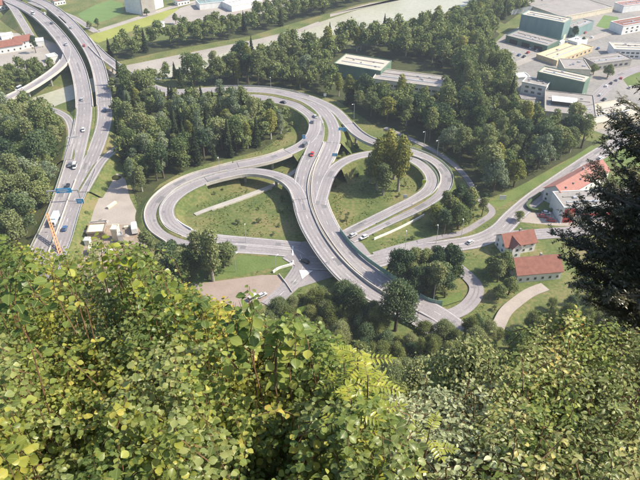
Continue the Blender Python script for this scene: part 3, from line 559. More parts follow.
flat_building('turquoise roofed market hall among pale yards at the top', (200, 10), (226, 7), 16, 5, 'white', 'teal_clad', name='hall')
flat_building('bright flat roofed store on the pale yards at the top', (232, 12), (262, 6), 18, 5, 'white', 'white', name='store')
flat_building('small white building at the edge of the yellow meadow', (158, 30), (165, 27), 6, 4, 'white', 'white', name='shed')
# building site
flat_building('long low beige site hut roof with a brown side on the building site', (88, 239), (105, 238), 7, 3.2, 'dirt', 'cream', name='site_hut')
flat_building('white site container standing left of the long beige hut', (85, 246), (90, 246), 2.6, 2.6, 'white', 'white', name='container')
flat_building('tall white silo block in the middle of the building site', (113, 241), (119, 241), 4, 6, 'cream', 'white', name='silo')
flat_building('dark machine housing right of the white silo block', (119, 243), (124, 242), 3, 3.6, 'metal', 'metal', name='machine_housing')
flat_building('grey store shed with ridged roof behind the beige hut', (90, 233), (107, 231), 5, 2.4, 'grey_roof', 'grey_roof', name='shed')
flat_building('small cream site cabin at the lower edge of the building site', (90, 256), (103, 254), 4, 2.6, 'cream', 'pale_roof', name='cabin')

def heap(label, u, v, r, h, m):
    a = P(u, v); rg_ = random.Random(int(u*7)); t = MB(); n = 16; R5 = 5; vs = []
    for i in range(R5):
        f = i/(R5-1); 
        for k in range(n): w = 2*PI*k/n; q = r*(1-f)**.9*rg_.uniform(.85, 1.12); vs.append((math.cos(w)*q, math.sin(w)*q*.8, h*(1-(1-f)**1.4)*rg_.uniform(.9, 1.08)-.05 if i else -.1))
    t.add(vs, [(i*n+k, i*n+(k+1) % n, (i+1)*n+(k+1) % n, (i+1)*n+k) for i in range(R5-1) for k in range(n)]); o = t.build('gravel_heap', M[m], None, True); o.location = a; tag(o, label, 'heap')
heap('dark earth heap at the top of the gravel yard', 116, 178, 3.4, 1.6, 'soil'); heap('pale gravel heap at the near end of the gravel yard', 103, 222, 3.0, 1.8, 'gravel_pale')
heap('brown earth heap at the left side of the building site', 78, 236, 3.4, 1.9, 'dirt'); heap('small pale heap beside the white silo block', 126, 236, 2.0, 1.2, 'gravel_pale')
def stack(label, u, v, rz, m, L=4.0):
    t = thing('board_stack', label, 'stack', P(u, v), rz)
    for k in range(3): MB().box((rnd.uniform(-.1, .1), 0, .25+k*.42), (L, 1.3, .3)).build('layer', M[m], t)
stack('stack of pale boards left of the parked white lorry', 129, 228, .3, 'cream'); stack('stack of boards behind the grey store shed', 97, 229, -.2, 'cream'); stack('stack of dark panels near the motorway bank', 84, 234, .9, 'grey_roof')
stack('stack of white panels in front of the cream cabin', 108, 252, .4, 'white'); stack('long stack of pale beams on the gravel yard', 112, 206, 1.1, 'cream', 6.0)
pmk = MB()
for (u0, v0, u1, v1, n_) in [(506, 52, 530, 60, 12), (604, 90, 624, 77, 12), (598, 101, 610, 93, 8), (542, 219, 560, 224, 6), (516, 58, 538, 46, 12)]:
    A_ = P(u0, v0, .19); B_ = P(u1, v1, .19); d_ = (B_-A_).normalized(); q_ = Vector((-d_.y, d_.x, 0))
    for k in range(n_+1):
        c_ = A_.lerp(B_, k/n_); pmk.add([c_, c_+d_*.18, c_+d_*.18+q_*5, c_+q_*5], [(0, 1, 2, 3)])
tag(pmk.build('bay_markings', M['paint']), kind='structure')
# ------------------------------------------------------------------ vehicles
def make_car(paint, L=4.4, W=1.8, H=1.45, van=False):
    t = thing('car', None, 'car')
    b = MB(); st = [(-.5, .38, .62, .80), (-.47, .25, .82, .94), (-.30, .22, .88, 1.0), (.15, .22, .88, 1.0), (.40, .24, .76, .96), (.5, .36, .58, .80)]
    vs = []; fs = []
    for f, z0, z1, w in st:
        for y, z in ((-1, z0), (-1, z1-.08), (-.86, z1), (.86, z1), (1, z1-.08), (1, z0)): vs.append((f*L, y*w*W/2, z))
    for i in range(len(st)-1):
        for k in range(6): fs.append((i*6+k, i*6+(k+1) % 6, (i+1)*6+(k+1) % 6, (i+1)*6+k))
    fs += [tuple(range(5, -1, -1)), tuple(30+k for k in range(6))]; b.add(vs, fs); b.build('body', paint, t, True)
    g = MB(); x0, x1, x2, x3 = ((-.48, -.46, .22, .34) if van else (-.44, -.30, .08, .26)); w0 = W/2*.9; w1 = W/2*.74
    g.add([(x0*L, -w0, .86), (x3*L, -w0, .86), (x3*L, w0, .86), (x0*L, w0, .86), (x1*L, -w1, H-.05), (x2*L, -w1, H-.05), (x2*L, w1, H-.05), (x1*L, w1, H-.05)],
          [(0, 1, 5, 4), (1, 2, 6, 5), (2, 3, 7, 6), (3, 0, 4, 7), (4, 5, 6, 7)]); g.build('windows', M['glass'], t)
    r = MB(); r.box(((x1+x2)/2*L, 0, H-.02), ((x2-x1)*L+.1, w1*2+.06, .07)); r.build('roof', paint, t)
    for sx in (-.31, .31):
        for sy in (-1, 1):
            w = MB(); w.tube([(sx*L, sy*(W/2-.2), .32), (sx*L, sy*(W/2+.01), .32)], .32, 12); w.build('wheel', M['dark'], t)
    for sy in (-1, 1): MB().box((L*.49, sy*W*.33, .62), (.12, .34, .14)).build('headlight', M['white'], t)
    return t
protos = {}
def car(color, u, v, z, u2, v2, label, kind='car'):
    if kind == 'van': k = (color, 'van')
    else: k = (color, 'car')
    if k not in protos: protos[k] = make_car(CARP[color], 5.2 if kind == 'van' else 4.4, 1.95 if kind == 'van' else 1.8, 2.2 if kind == 'van' else 1.45, kind == 'van'); c = protos[k]
    else: c = copy_tree(protos[k])
    c['label'] = label; c['category'] = kind; c.name = 'van' if kind == 'van' else 'car'
    a = P(u, v, z); b = P(u2, v2, z); d = b-a; c.location = (a.x, a.y, z+.02); c.rotation_euler = (0, 0, math.atan2(d.y, d.x)); return c
dzr = .42
car('black', 305, 262, .42, 298, 259, 'black car crossing the junction under the main bridge')
car('red', 312, 155, 7.3, 308, 165, 'small red car driving down the left side of the main bridge')
car('black', 283, 103, 6, 277, 101, 'black car on the inner carriageway of the upper curve')
car('silver', 315, 117, 7.2, 311, 112, 'silver car on the upper curve, ahead of the grey one')
car('grey', 312.5, 122.5, 7.2, 314, 117, 'grey car on the upper curve close behind the silver one')
car('grey', 305, 145.5, 7.2, 311, 139, 'grey van where the ramp leaves the main road', 'van')
car('white', 364, 238, .5, 357, 241, 'white car at the mouth of the right hand loop')
car('silver', 353, 236, .5, 361, 232, 'silver car entering the right hand loop beside the bridge')
car('white', 83.5, 130.5, 5.2, 82, 138, 'white car on the left motorway carriageway by the green median')
car('white', 75, 167, 4.2, 73, 174, 'white van on the left motorway carriageway below the dark car', 'van')
car('grey', 70, 165.5, 4.2, 68, 172, 'dark grey car beside the white van on the motorway')
car('black', 68, 187, 3.8, 66, 194, 'black car just above the blue gantry on the motorway')
car('blue', 65, 229, 3.4, 69, 219, 'dark blue car on the motorway near the orange crane')
car('red', 84, 46, 7.4, 80, 40, 'red car on the motorway right carriageway bridge')
car('silver', 66, 45, 7.4, 70, 51, 'silver car on the motorway left carriageway bridge')
car('grey', 52, 23.5, 7.4, 47, 20.5, 'dark car by the centre gap of the far motorway')
car('silver', 71, 28, 7.4, 66, 23, 'silver car high on the far motorway bend')
car('white', 19, 89.5, 8.3, 14, 92, 'white van on the curved flyover at the left', 'van')
car('white', 33, 14, 7.4, 38, 17, 'white van on the far motorway where the side road leaves', 'van')
car('red', 551, 221, .1, 558, 222, 'red car parked outside the red and white building')
car('red', 543, 217, .1, 550, 218, 'red car with a white neighbour parked by the garden hedge')
car('white', 546, 213.5, .1, 553, 214.5, 'white car parked nearest the garden hedge')
car('silver', 601, 171.5, .1, 608, 171, 'silver car parked behind the long red roofed house')
car('white', 550.5, 97, .1, 555, 95, 'white car parked at the corner of the white office')
car('white', 556.5, 95, .1, 561, 94, 'white car parked against the green hall')
car('grey', 543, 49.5, .1, 548, 48, 'grey car parked below the loading canopy, right one')
car('blue', 519, 55.5, .1, 523, 53, 'dark blue car parked in the yard below the loading canopy')
car('black', 524, 57, .1, 528, 54, 'black car parked in the yard below the loading canopy')
car('silver', 513, 54, .1, 517, 52, 'silver car parked leftmost in the canopy yard')
car('silver', 262, 296, .1, 268, 293, 'silver car parked on the brown parking area')
car('white', 254, 299, .1, 259, 296.5, 'white van on the brown parking area', 'van')
for q, (u, v, c, l) in enumerate([(531, 48, 'white', 'white car in the yard between canopy and road'), (537, 51, 'silver', 'silver car left of the grey one below the canopy'), (528, 53, 'red', 'red car in the yard below the canopy'), (512, 60, 'white', 'white car at the wood edge of the yard'), (630, 88, 'white', 'white car by the grass strip at the right edge'),
        (600, 96, 'silver', 'silver car right of the dark green hall'), (604, 100, 'black', 'black car below the row right of the dark green hall'), (565, 97, 'grey', 'grey car in front of the dark green hall'), (598, 49, 'blue', 'blue car on the road above the grey store'), (615, 44, 'white', 'white car on the road above the white block'), (585, 33, 'red', 'red car behind the yellow building'), (592, 38, 'white', 'white car behind the yellow building'),
        (600, 159, 'white', 'white car driving on the local road by the red roofed house'), (470, 243, 'silver', 'silver car on the local road above the small grove'), (105, 110, 'blue', 'blue car on the motorway right carriageway by the median'), (82, 100, 'silver', 'silver car on the motorway left carriageway above the median'), (45, 14, 'white', 'white car far up the motorway')]):
    car(c, u, v, 7.2 if (u < 120 and v < 90) else (6.5 if u < 120 else .2), u+(3 if u > 120 else -1), v-(2 if u > 120 else 6), l)
cars_row = [(606, 87, 'white'), (611, 84, 'black'), (616, 81, 'grey'), (621, 79, 'red')]
for u, v, c in cars_row: car(c, u, v, .1, u+2, v-4, f'{c} car in the parking row right of the green hall')
def truck(label, u, v, z, u2, v2, boxm, cabm, name='truck', L=9.0):
    a = P(u, v, z); b = P(u2, v2, z); d = b-a; t = thing(name, label, 'truck', (a.x, a.y, z), math.atan2(d.y, d.x))
    MB().box((-.9, 0, 2.25), (L-2.2, 2.5, 2.7)).build('cargo_box', boxm, t)
    MB().box((L/2-1.0, 0, 1.75), (1.9, 2.4, 2.3), taper=.93).build('cab', cabm, t)
    MB().box((L/2-.05, 0, 2.1), (.12, 2.0, .9)).build('windscreen', M['glass'], t); MB().box((0, 0, .75), (L-.4, 1.2, .3)).build('chassis', M['dark'], t)
    for x in (-L*.35, -L*.22, L*.36):
        for s in (-1, 1): MB().tube([(x, s*.8, .5), (x, s*1.22, .5)], .5, 12).build('wheel', M['dark'], t)
truck('white lorry with a light blue box on the motorway by the orange crane', 55.5, 222, 3.4, 50, 234, CARP['lightblue'], CARP['white'])
truck('white lorry parked at the right edge of the building site', 135, 231, .15, 134.5, 223, CARP['white'], CARP['white'], L=7.5)
truck('pale lorry standing on the yard beside the yellow building', 560, 45.5, .1, 552, 49, CARP['white'], CARP['silver'])

# ------------------------------------------------------------------ gantry, crane, signs, lamps
def seg(b, a, c, r=.12, n=6): b.tube([a, c], r, n)
g0 = P(50, 202.5, 3.3); g1 = P(81, 201, 3.3); t = thing('sign_gantry', 'steel gantry with a blue sign board spanning the motorway', 'sign gantry', g0); dv = g1-g0; rz = math.atan2(dv.y, dv.x); t.rotation_euler = (0, 0, rz); GL = dv.length
for x in (0, GL): b = MB(); b.box((x, 0, 1.8), (.45, .45, 9.6)); b.build('post', M['metal'], t)
b = MB(); b.box((GL/2, 0, 6.4), (GL, .5, .6)); b.build('beam', M['metal'], t)
MB().box((GL*.55, -.35, 6.6), (7.5, .15, 2.6)).build('sign_board', M['signblue'], t); 
bb = MB()
for z, w_ in ((7.2, 4.8), (6.5, 5.6), (5.9, 3.2)): bb.box((GL*.55-.5, -.44, z), (w_, .04, .22))
bb.build('lettering', M['white'], t)
g0 = P(69, 147, 4.2); g1 = P(79, 145.5, 4.2); dv = g1-g0; t = thing('sign_gantry', 'grey half gantry reaching over the left carriageway above the white van', 'sign gantry', g0, math.atan2(dv.y, dv.x)); GL = dv.length
MB().box((0, 0, 1.8), (.4, .4, 8)).build('post', M['metal'], t); MB().box((GL/2+.3, 0, 5.6), (GL, .4, .7)).build('beam', M['metal'], t)
def road_sign(label, u, v, z, w, h, ph, m='signblue', rz=0.0, cat='road sign'):
    a = P(u, v, z); t = thing('road_sign', label, cat, a, rz)
    for s in (-1, 1) if w > 1.6 else (0,): MB().tube([(s*w*.35, .1, -.3), (s*w*.35, .1, ph+h*.9)], .07, 6).build('post', M['metal'], t)
    p = MB().box((0, 0, ph+h/2), (w, .08, h)).build('sign_panel', M[m], t); f = MB()
    for s in (-1, 1): f.box((s*(w/2+.03), 0, ph+h/2), (.06, .12, h+.12)); f.box((0, 0, ph+h/2+s*(h/2+.03)), (w, .12, .06))
    f.build('border', M['white'], p)
    if m == 'signblue':
        l = MB()
        for k in range(2): l.box((-w*.05, -.06, ph+h*(.65-.3*k)), (w*.6, .03, h*.09))
        l.build('lettering', M['white'], p)
    elif m == 'signyellow':
        l = MB()
        for k in range(3):
            x = (-.25+.25*k)*w; l.add([(x-.1, -.06, ph+h*.85), (x+.05, -.06, ph+h*.85), (x+.25, -.06, ph+h*.5), (x+.05, -.06, ph+h*.15), (x-.1, -.06, ph+h*.15), (x+.1, -.06, ph+h*.5)], [(5, 4, 3, 2), (0, 5, 2, 1)])
        l.build('chevron', M['dark'], p)
    return t
road_sign('blue motorway sign standing in the gore right of the main road', 342, 137, 3, 4.2, 2.6, 3.5)
road_sign('smaller blue sign at the start of the right hand loop ramp', 334.5, 163, 3, 2.6, 1.8, 4.2)
road_sign('bright yellow green curve sign inside the right hand loop', 424, 185, 2.0, 2.0, 2.2, .8, 'signyellow')
road_sign('white square board in the grass of the right hand loop', 405, 199, 1.0, 2.0, 2.0, .6, 'white')
road_sign('white billboard on the grass beside the wood edge', 502, 201, 0, 3.2, 2.4, .9, 'white')
road_sign('blue sign seen from the side beside the ramp to the left hand loop', 304, 141, 6.5, 1.6, 2.4, 1.4)
road_sign('white board at the far edge of the main road curve', 325, 99, 5.5, 1.6, 1.6, 2.0, 'white')
road_sign('light blue banner on the motorway side above the building site', 82, 208, .5, 3.6, 2.6, 2.8, 'signblue')
def make_lamp(hh=9.0):
    t = thing('street_lamp', None, 'street lamp'); MB().tube([(0, 0, -.3), (0, 0, hh)], [.13, .08], 8).build('pole', M['metal'], t)
    a = MB(); a.tube([(0, 0, hh-.02), (.5, 0, hh+.25), (1.5, 0, hh+.3)], .06, 6); a.build('arm', M['metal'], t)
    MB().box((1.7, 0, hh+.3), (.9, .34, .16)).build('lamp_head', M['white'], t); return t
lp = None
for u, v, z, rz, lab in [(433, 303, 1, .5, 'street lamp beside the glazed barrier at the foot of the bridge'), (246, 243, 0, 1.6, 'street lamp in the grass at the bottom of the left hand loop'), (220, 172, 5, 4.7, 'street lamp on the outer bend above the left hand loop'),
        (194.5, 96, 5, 4.7, 'leftmost street lamp on the main road by the wood'), (271, 90, 5.4, 4.7, 'street lamp on the far side of the upper main road curve'), (405, 250, 0, 1.5, 'left street lamp beside the footpath along the local road'),
        (436, 244, 0, 1.5, 'middle street lamp beside the footpath along the local road'), (461, 238, 0, 1.5, 'right street lamp beside the footpath along the local road'), (354, 118, 6.5, 3.9, 'street lamp on the outside of the ramp near the blue sign'),
        (437, 155, 4, 3.9, 'street lamp on the outside of the right hand loop by the path'), (276, 274, 0, 1, 'street lamp in the lawn beside the parking area'), (100, 112, 5, 0, 'street lamp in the motorway median'), (424, 146, 4, 3.9, 'street lamp by the wood at the top of the right hand loop'),
        (329, 276, 0, .5, 'street lamp at the left foot of the main bridge'), (236, 272, 0, 1, 'tall thin street lamp below the left hand loop by the grove')]:
    if lp is None: lp = c = make_lamp()
    else: c = copy_tree(lp)
    c.location = P(u, v, z); c.rotation_euler = (0, 0, rz); c['label'] = lab
# crane on the left
t = thing('crane', 'orange lattice crane boom rising beside the motorway at the left', 'crane', P(62, 262, 0))
a = P(61, 256, 2)-t.location; top = P(47, 214, 13)-t.location
def lattice(b, a, c, w):
    d = (c-a); L = d.length; d.normalize(); s = d.cross(Vector((0, 0, 1))).normalized(); q = s.cross(d)
    cor = [s*w+q*w, s*w-q*w, -s*w-q*w, -s*w+q*w]; n = max(4, int(L/1.6))
    for k in cor: seg(b, a+k, c+k*.7, .22)
    for i in range(n):
        for k in range(4): seg(b, a.lerp(c, i/n)+cor[k]*(1-.3*i/n), a.lerp(c, (i+1)/n)+cor[(k+1) % 4]*(1-.3*(i+1)/n), .14, 4)
b = MB(); lattice(b, a, top, .62); b.build('boom', M['orange'], t)
b = MB(); b.box((a.x, a.y, 1.6), (3.4, 5.5, 2.2)); b.build('cab', M['orange'], t); MB().box((a.x-1.9, a.y-1, 1.9), (1.2, 1.8, 2.0)).build('operator_window', M['glass'], t)
for s in (-1, 1): b = MB(); b.box((a.x+s*1.7, a.y, .5), (.8, 6, 1.0)); b.build('track', M['dark'], t)
b = MB(); hk = top+Vector((-.3, -.3, 0)); seg(b, hk, hk-Vector((0, 0, 7)), .05, 4); b.box((hk.x, hk.y, hk.z-7.2), (.5, .5, .8)); b.build('hook', M['metal'], t)
# fence and pylon details
wallthing('steel_fence', 'pale steel mesh fence in front of the wood at the industrial yard', 'fence', [(511, 15), (528, 12), (546, 9)], 5, .1, M['metal'], posts=6)

# ------------------------------------------------------------------ trees
RAG = [.22]
def crown_arrays(rng, lobes, per, q, flat=0.8):
    """leaf clumps scattered over the shell of several lobes; returns verts (N*4,3), quads"""
    C = []; Nn = []; S = []
    for (cx, cy, cz, rx, rz) in lobes:
        n = max(8, int(per*rx*rx)); d = rng.normal(size=(n, 3)); d /= np.linalg.norm(d, axis=1)[:, None]
        d[:, 2] = np.where(d[:, 2] < -.35, -d[:, 2], d[:, 2])
        rr = 1-np.abs(rng.normal(size=n))*RAG[0]*.7+rng.normal(size=n)*RAG[0]*.5
        C.append(np.stack([cx+d[:, 0]*rx*rr, cy+d[:, 1]*rx*rr, cz+d[:, 2]*rz*rr], 1)); Nn.append(d+rng.normal(size=(n, 3))*.55); S.append(rng.uniform(.5, 1.25, n)*q)
    C = np.concatenate(C); Nn = np.concatenate(Nn); S = np.concatenate(S); return quad_cloud(rng, C, Nn, S)
def quad_cloud(rng, C, Nn, S, aspect=.75):
    Nn = Nn/np.linalg.norm(Nn, axis=1)[:, None]; r = rng.normal(size=C.shape); A = np.cross(Nn, r); A /= np.linalg.norm(A, axis=1)[:, None]; B = np.cross(Nn, A)
    n = len(C); V = np.empty((n, 4, 3)); j = rng.uniform(.6, 1.2, (n, 4))
    V[:, 0] = C+A*(S*j[:, 0])[:, None]*.6; V[:, 1] = C+B*(S*aspect*j[:, 1])[:, None]*.6+Nn*(S*.12)[:, None]
    V[:, 2] = C-A*(S*j[:, 2])[:, None]*.6; V[:, 3] = C-B*(S*aspect*j[:, 3])[:, None]*.6-Nn*(S*.12)[:, None]
    return V.reshape(-1, 3), np.arange(n*4).reshape(n, 4)
def broad_lobes(rng, R, H, base, n):
    L = [(0, 0, base+(H-base)*.55, R*.62, (H-base)*.42)]
    for k in range(n):
        a = rng.uniform(0, 2*PI); t = rng.uniform(0, 1); z = base+(H-base)*(.18+.68*t); rad = R*(.62 if t < .5 else .62-.75*(t-.5))*rng.uniform(.6, 1.1)
        r = R*rng.uniform(.26, .45); L.append((math.cos(a)*rad, math.sin(a)*rad, z, r, r*rng.uniform(.8, 1.15)))
    L.append((rng.uniform(-.1, .1)*R, rng.uniform(-.1, .1)*R, H-R*.35, R*.36, R*.38)); return L
def trunk_mb(rng, H, r, lobes, nl=6):
    b = MB(); b.tube([(0, 0, -.6), (0, 0, H*.25), (rng.uniform(-.2, .2), rng.uniform(-.2, .2), H*.55), (0, 0, H*.85)], [r*1.25, r, r*.7, r*.2], 7)
    for L in lobes[1:nl+1]: b.tube([(0, 0, max(.5, L[2]-L[4]*1.6)*.9), (L[0]*.5, L[1]*.5, L[2]-L[4]*.7), (L[0], L[1], L[2])], [r*.5, r*.3, r*.1], 5)
    return b
VAR = {}
def make_variant(key, kind, R, H, base, leafm, seed, per, q, n=9, low=False):
    rng = np.random.default_rng(seed)
    if kind == 'broad': lobes = broad_lobes(rng, R, H, base, n); V, F = crown_arrays(rng, lobes, per, q)
    elif kind == 'slim':
        lobes = [(rng.uniform(-.3, .3)*R, rng.uniform(-.3, .3)*R, base+(H-base)*(k+.5)/n, R*(.55+.45*math.sin(PI*(k+.8)/(n+.9)))*rng.uniform(.75, 1.05), (H-base)/n*.95) for k in range(n)]; V, F = crown_arrays(rng, lobes, per, q)
    else:  # conifer
        C = []; Nn = []; S = []; m = int(per*R*H*1.1)
        for _ in range(m):
            t = rng.random()**.75; z = base+(H-base)*(1-t); lay = .78+.22*math.sin(z*5.0); r = R*t*lay*rng.uniform(.45, 1.08)*(1+.12*math.sin(rng.uniform(0, 6)*3)); a = rng.uniform(0, 2*PI)
            C.append((math.cos(a)*r, math.sin(a)*r, z-r*.22)); Nn.append((math.cos(a)*.6+rng.normal()*.4, math.sin(a)*.6+rng.normal()*.4, .9)); S.append(q*rng.uniform(.6, 1.3)*(1 if t > .12 else .6))
        C = np.array(C); V, F = quad_cloud(rng, C, np.array(Nn), np.array(S), .6); lobes = [(0, 0, 0, 0, 0)]
    if low: return V, F
    crown = np_mesh('crown', V, F, M[leafm]); tb = trunk_mb(rng, H*(.95 if kind != 'broad' else .8), .22+H*.012, lobes, 0 if kind == 'conifer' else 6)
    to = tb.build('trunk', M['bark_pale' if kind == 'slim' else 'bark']); tm = to.data; bpy.data.objects.remove(to)
    VAR[key] = (crown, tm, R, H, kind)
SP = 62
make_variant('b1', 'broad', 5.2, 13, 2.0, 'leaf_green', 11, SP, .62); make_variant('b2', 'broad', 4.6, 14.5, 2.5, 'leaf_dark', 12, SP, .62)
make_variant('b3', 'broad', 5.6, 12, 1.5, 'leaf_green', 13, SP, .66, 11); make_variant('b4', 'broad', 4.2, 12, 1.8, 'leaf_yellow', 14, SP, .58)
make_variant('b5', 'broad', 5.0, 15, 2.5, 'leaf_olive', 15, SP, .62, 12); make_variant('b6', 'broad', 6.2, 16.5, 2.5, 'leaf_dark', 16, SP, .64, 14)
make_variant('b8', 'broad', 5.8, 11.5, .8, 'leaf_grey', 71, SP, .55, 15); make_variant('b9', 'broad', 4.9, 17, 3, 'leaf_green', 72, SP, .6, 7)
make_variant('b10', 'broad', 3.8, 9.5, .8, 'leaf_olive', 73, SP, .5, 6); make_variant('b11', 'broad', 6.4, 14, 1.5, 'leaf_green', 74, SP, .6, 18); make_variant('s3', 'slim', 2.2, 16, 2.0, 'leaf_grey', 75, 80, .5, 9)
make_variant('b7', 'broad', 4.4, 10.5, 1.2, 'leaf_green', 19, SP, .55, 10)
make_variant('s1', 'slim', 2.6, 15.5, 4, 'leaf_yellow', 21, 80, .55, 8); make_variant('s2', 'slim', 3.0, 14, 3.0, 'leaf_olive', 22, 80, .55, 7)
make_variant('c1', 'conifer', 3.4, 17, 1.2, 'leaf_conifer', 31, 34, .75); make_variant('c2', 'conifer', 2.8, 14, 1.0, 'leaf_conifer', 32, 36, .7)
make_variant('k1', 'broad', 2.4, 4.2, .3, 'leaf_green', 41, 90, .42, 8); make_variant('k2', 'broad', 2.0, 3.4, .2, 'leaf_olive', 42, 95, .38, 7)
# finer crowns for the nearer hillside
RAG[0] = .36
make_variant('n6', 'slim', 2.0, 9.5, 1.0, 'leaf_olive2', 57, 260, .27, 7)
make_variant('n1', 'broad', 4.4, 10, 1.0, 'leaf_olive2', 51, 260, .30, 18); make_variant('n2', 'broad', 4.8, 11, 1.2, 'leaf_olive', 52, 260, .30, 18)
make_variant('n3', 'broad', 3.8, 9, .8, 'leaf_dark', 53, 190, .33, 14); make_variant('n4', 'broad', 3.0, 6, .4, 'leaf_olive2', 54, 320, .25, 12); make_variant('n5', 'broad', 5.4, 14, 2.0, 'leaf_dark', 55, 150, .38, 20)
LOWV = {k: make_variant(k, *a, low=True) for k, a in {'l1': ('broad', 5.2, 13, 2.0, None, 61, 20, 1.05, 8), 'l2': ('broad', 4.6, 14.5, 2.5, None, 62, 20, 1.0, 8), 'l3': ('broad', 5.8, 15, 2, None, 63, 18, 1.1, 9)}.items()}
NAMES = {'b1': ('broadleaf_tree', 'rounded mid green broadleaf tree'), 'b2': ('broadleaf_tree', 'tall dark green broadleaf tree'), 'b3': ('broadleaf_tree', 'wide mid green broadleaf tree'), 'b4': ('broadleaf_tree', 'small yellowing broadleaf tree'),
         'b5': ('broadleaf_tree', 'tall olive green broadleaf tree'), 'b6': ('broadleaf_tree', 'large dark broadleaf tree'), 'b7': ('broadleaf_tree', 'low mid green broadleaf tree'),
         's1': ('slender_tree', 'slender yellowing tree'), 'b8': ('broadleaf_tree', 'spreading grey green willow like tree'), 'b9': ('broadleaf_tree', 'very tall irregular green tree'), 'b10': ('broadleaf_tree', 'small olive broadleaf tree'), 'b11': ('broadleaf_tree', 'very wide bushy green tree'), 's3': ('slender_tree', 'narrow grey green poplar like tree'), 's2': ('slender_tree', 'slender olive tree'), 'c1': ('conifer', 'tall dark pointed conifer'), 'c2': ('conifer', 'smaller dark pointed conifer'),
         'k1': ('bush', 'round green bush'), 'k2': ('bush', 'low olive bush'), 'n1': ('leafy_tree', 'olive green broadleaf tree'), 'n2': ('leafy_tree', 'fresh green broadleaf tree'), 'n6': ('young_tree', 'narrow olive young tree'), 'n3': ('broadleaf_tree', 'small dark green tree'), 'n4': ('leafy_tree', 'olive green bushy tree'), 'n5': ('broadleaf_tree', 'tall dark green broadleaf tree')}
def place_tree(key, loc, s=1.0, label=None, group=None, sz=None):
    crown, tm, R, H, kind = VAR[key]; nm = NAMES[key][0]; NB[0] += nm == 'broadleaf_tree'
    cat = {'conifer': 'conifer', 'bush': 'bush'}.get(nm, 'tree')
    t = thing(nm, label, cat, loc, rnd.uniform(0, 2*PI), group); a_ = rnd.uniform(.8, 1.22); t.scale = (s*a_, s*rnd.uniform(.88, 1.14), s*(sz or rnd.uniform(.78, 1.2)))
    link(bpy.data.objects.new('crown', crown), t); link(bpy.data.objects.new('trunk', tm), t); return t
def inside(px, u, v):
    c = False; n = len(px)
    for i in range(n):
        x1, y1 = px[i]; x2, y2 = px[(i+1) % n]
        if (y1 > v) != (y2 > v) and u < (x2-x1)*(v-y1)/(y2-y1)+x1: c = not c
    return c
_rp = np.array([[p.x, p.y, h] for pts, h in ROADS for p in pts])
def road_clear(x, y, m): return bool(np.all(np.hypot(_rp[:, 0]-x, _rp[:, 1]-y) > _rp[:, 2]+m))
CAND = []; TREES_XY = []
MARKS = {'F1': [(0, 120, 'in the left wood below the flyover'), (60, 130, 'at the motorway edge of the left wood, upper end'), (0, 180, 'at the left edge of the left wood'), (50, 195, 'in the left wood near the blue gantry'), (10, 240, 'in the lowest corner of the left wood')],
         'F1b': [(30, 85, 'on the strip above the curved flyover')],
         'F2': [(125, 110, 'in the middle wood beside the motorway'), (180, 110, 'in the middle wood below the slip road'), (235, 112, 'in the middle wood below the main road'), (270, 135, 'in the middle wood inside the upper curve'), (200, 155, 'in the middle wood above the left loop'), (135, 165, 'in the middle wood above the gravel yard'), (145, 195, 'in the middle wood left of the left loop')],
         'F3': [(220, 75, 'in the big wood by the slip road'), (290, 65, 'in the big wood left of the hall'), (310, 85, 'in the big wood beside the upper curve'), (365, 45, 'in the big wood behind the hall'), (430, 35, 'in the big wood along the far river'), (480, 60, 'in the big wood near the teal hall'), (400, 110, 'in the big wood in front of the hall'), (440, 135, 'in the big wood above the right loop'), (490, 110, 'in the big wood near the white office'), (560, 140, 'in the big wood by the warehouse'), (530, 170, 'in the big wood along the local road'), (480, 180, 'in the big wood right of the right loop')],
         'F4': [(150, 40, 'in the belt beyond the river, left end'), (230, 30, 'in the belt beyond the river, middle'), (330, 5, 'in the belt beyond the river, right end')],
         'F5': [(520, 0, 'in the far wood behind the teal hall'), (620, -10, 'in the far wood at the top right')],
         'F6': [(160, 85, 'on the river side by the slip road')],
         'H': [(30, 400, 'on the hillside behind the left shrubs'), (270, 330, 'on the hillside below the junction'), (340, 320, 'on the hillside beside the main bridge'), (330, 400, 'on the hillside behind the rowan'), (410, 350, 'on the hillside below the bridge foot'), (430, 390, 'on the hillside above the whitish shrubs'), (490, 340, 'on the hillside by the gravel track'), (560, 330, 'on the hillside below the farmhouse'), (640, 340, 'on the hillside at the right edge')]}
def where_at(reg, x, y, z=0.0):
    if reg not in MARKS: return reg
    u, v = proj((x, y, z)); return min(MARKS[reg], key=lambda m: abs(m[0]-u)+1.6*abs(m[1]-v))[2]
def plural(l): return {'bush': l+'es'}.get(l.split()[-1], l.replace(' tree with a pale trunk', ' trees with pale trunks') if 'pale trunk' in l else l+'s')
def fill(px, where, keys, spacing, clear=4.5, smin=.8, smax=1.15, avoid=()):
    us = [p[0] for p in px]; vs = [p[1] for p in px]; W = [P(u, v) for u, v in px]; x0 = min(w.x for w in W); x1 = max(w.x for w in W); y0 = min(w.y for w in W); y1 = max(w.y for w in W)
    wp = [(w.x, w.y) for w in W]; avp = [[(P(u, v).x, P(u, v).y) for u, v in a] for a in avoid]
    ny = int((y1-y0)/(spacing*.87))+1
    for j in range(ny+1):
        for i in range(int((x1-x0)/spacing)+2):
            x = x0+(i+(j % 2)*.5)*spacing+rnd.uniform(-.36, .36)*spacing; y = y0+j*spacing*.87+rnd.uniform(-.36, .36)*spacing
            if not inside(wp, x, y) or any(inside(a, x, y) for a in avp): continue
            s = rnd.uniform(smin, smax); k = rnd.choice(keys)
            if not road_clear(x, y, clear*s*.9+.3): continue
            CAND.append((k, x, y, s, where))
B = ['b1', 'b2', 'b3', 'b4', 'b5', 'b6', 'b7', 'b8', 'b9', 'b10', 'b11', 'b8']
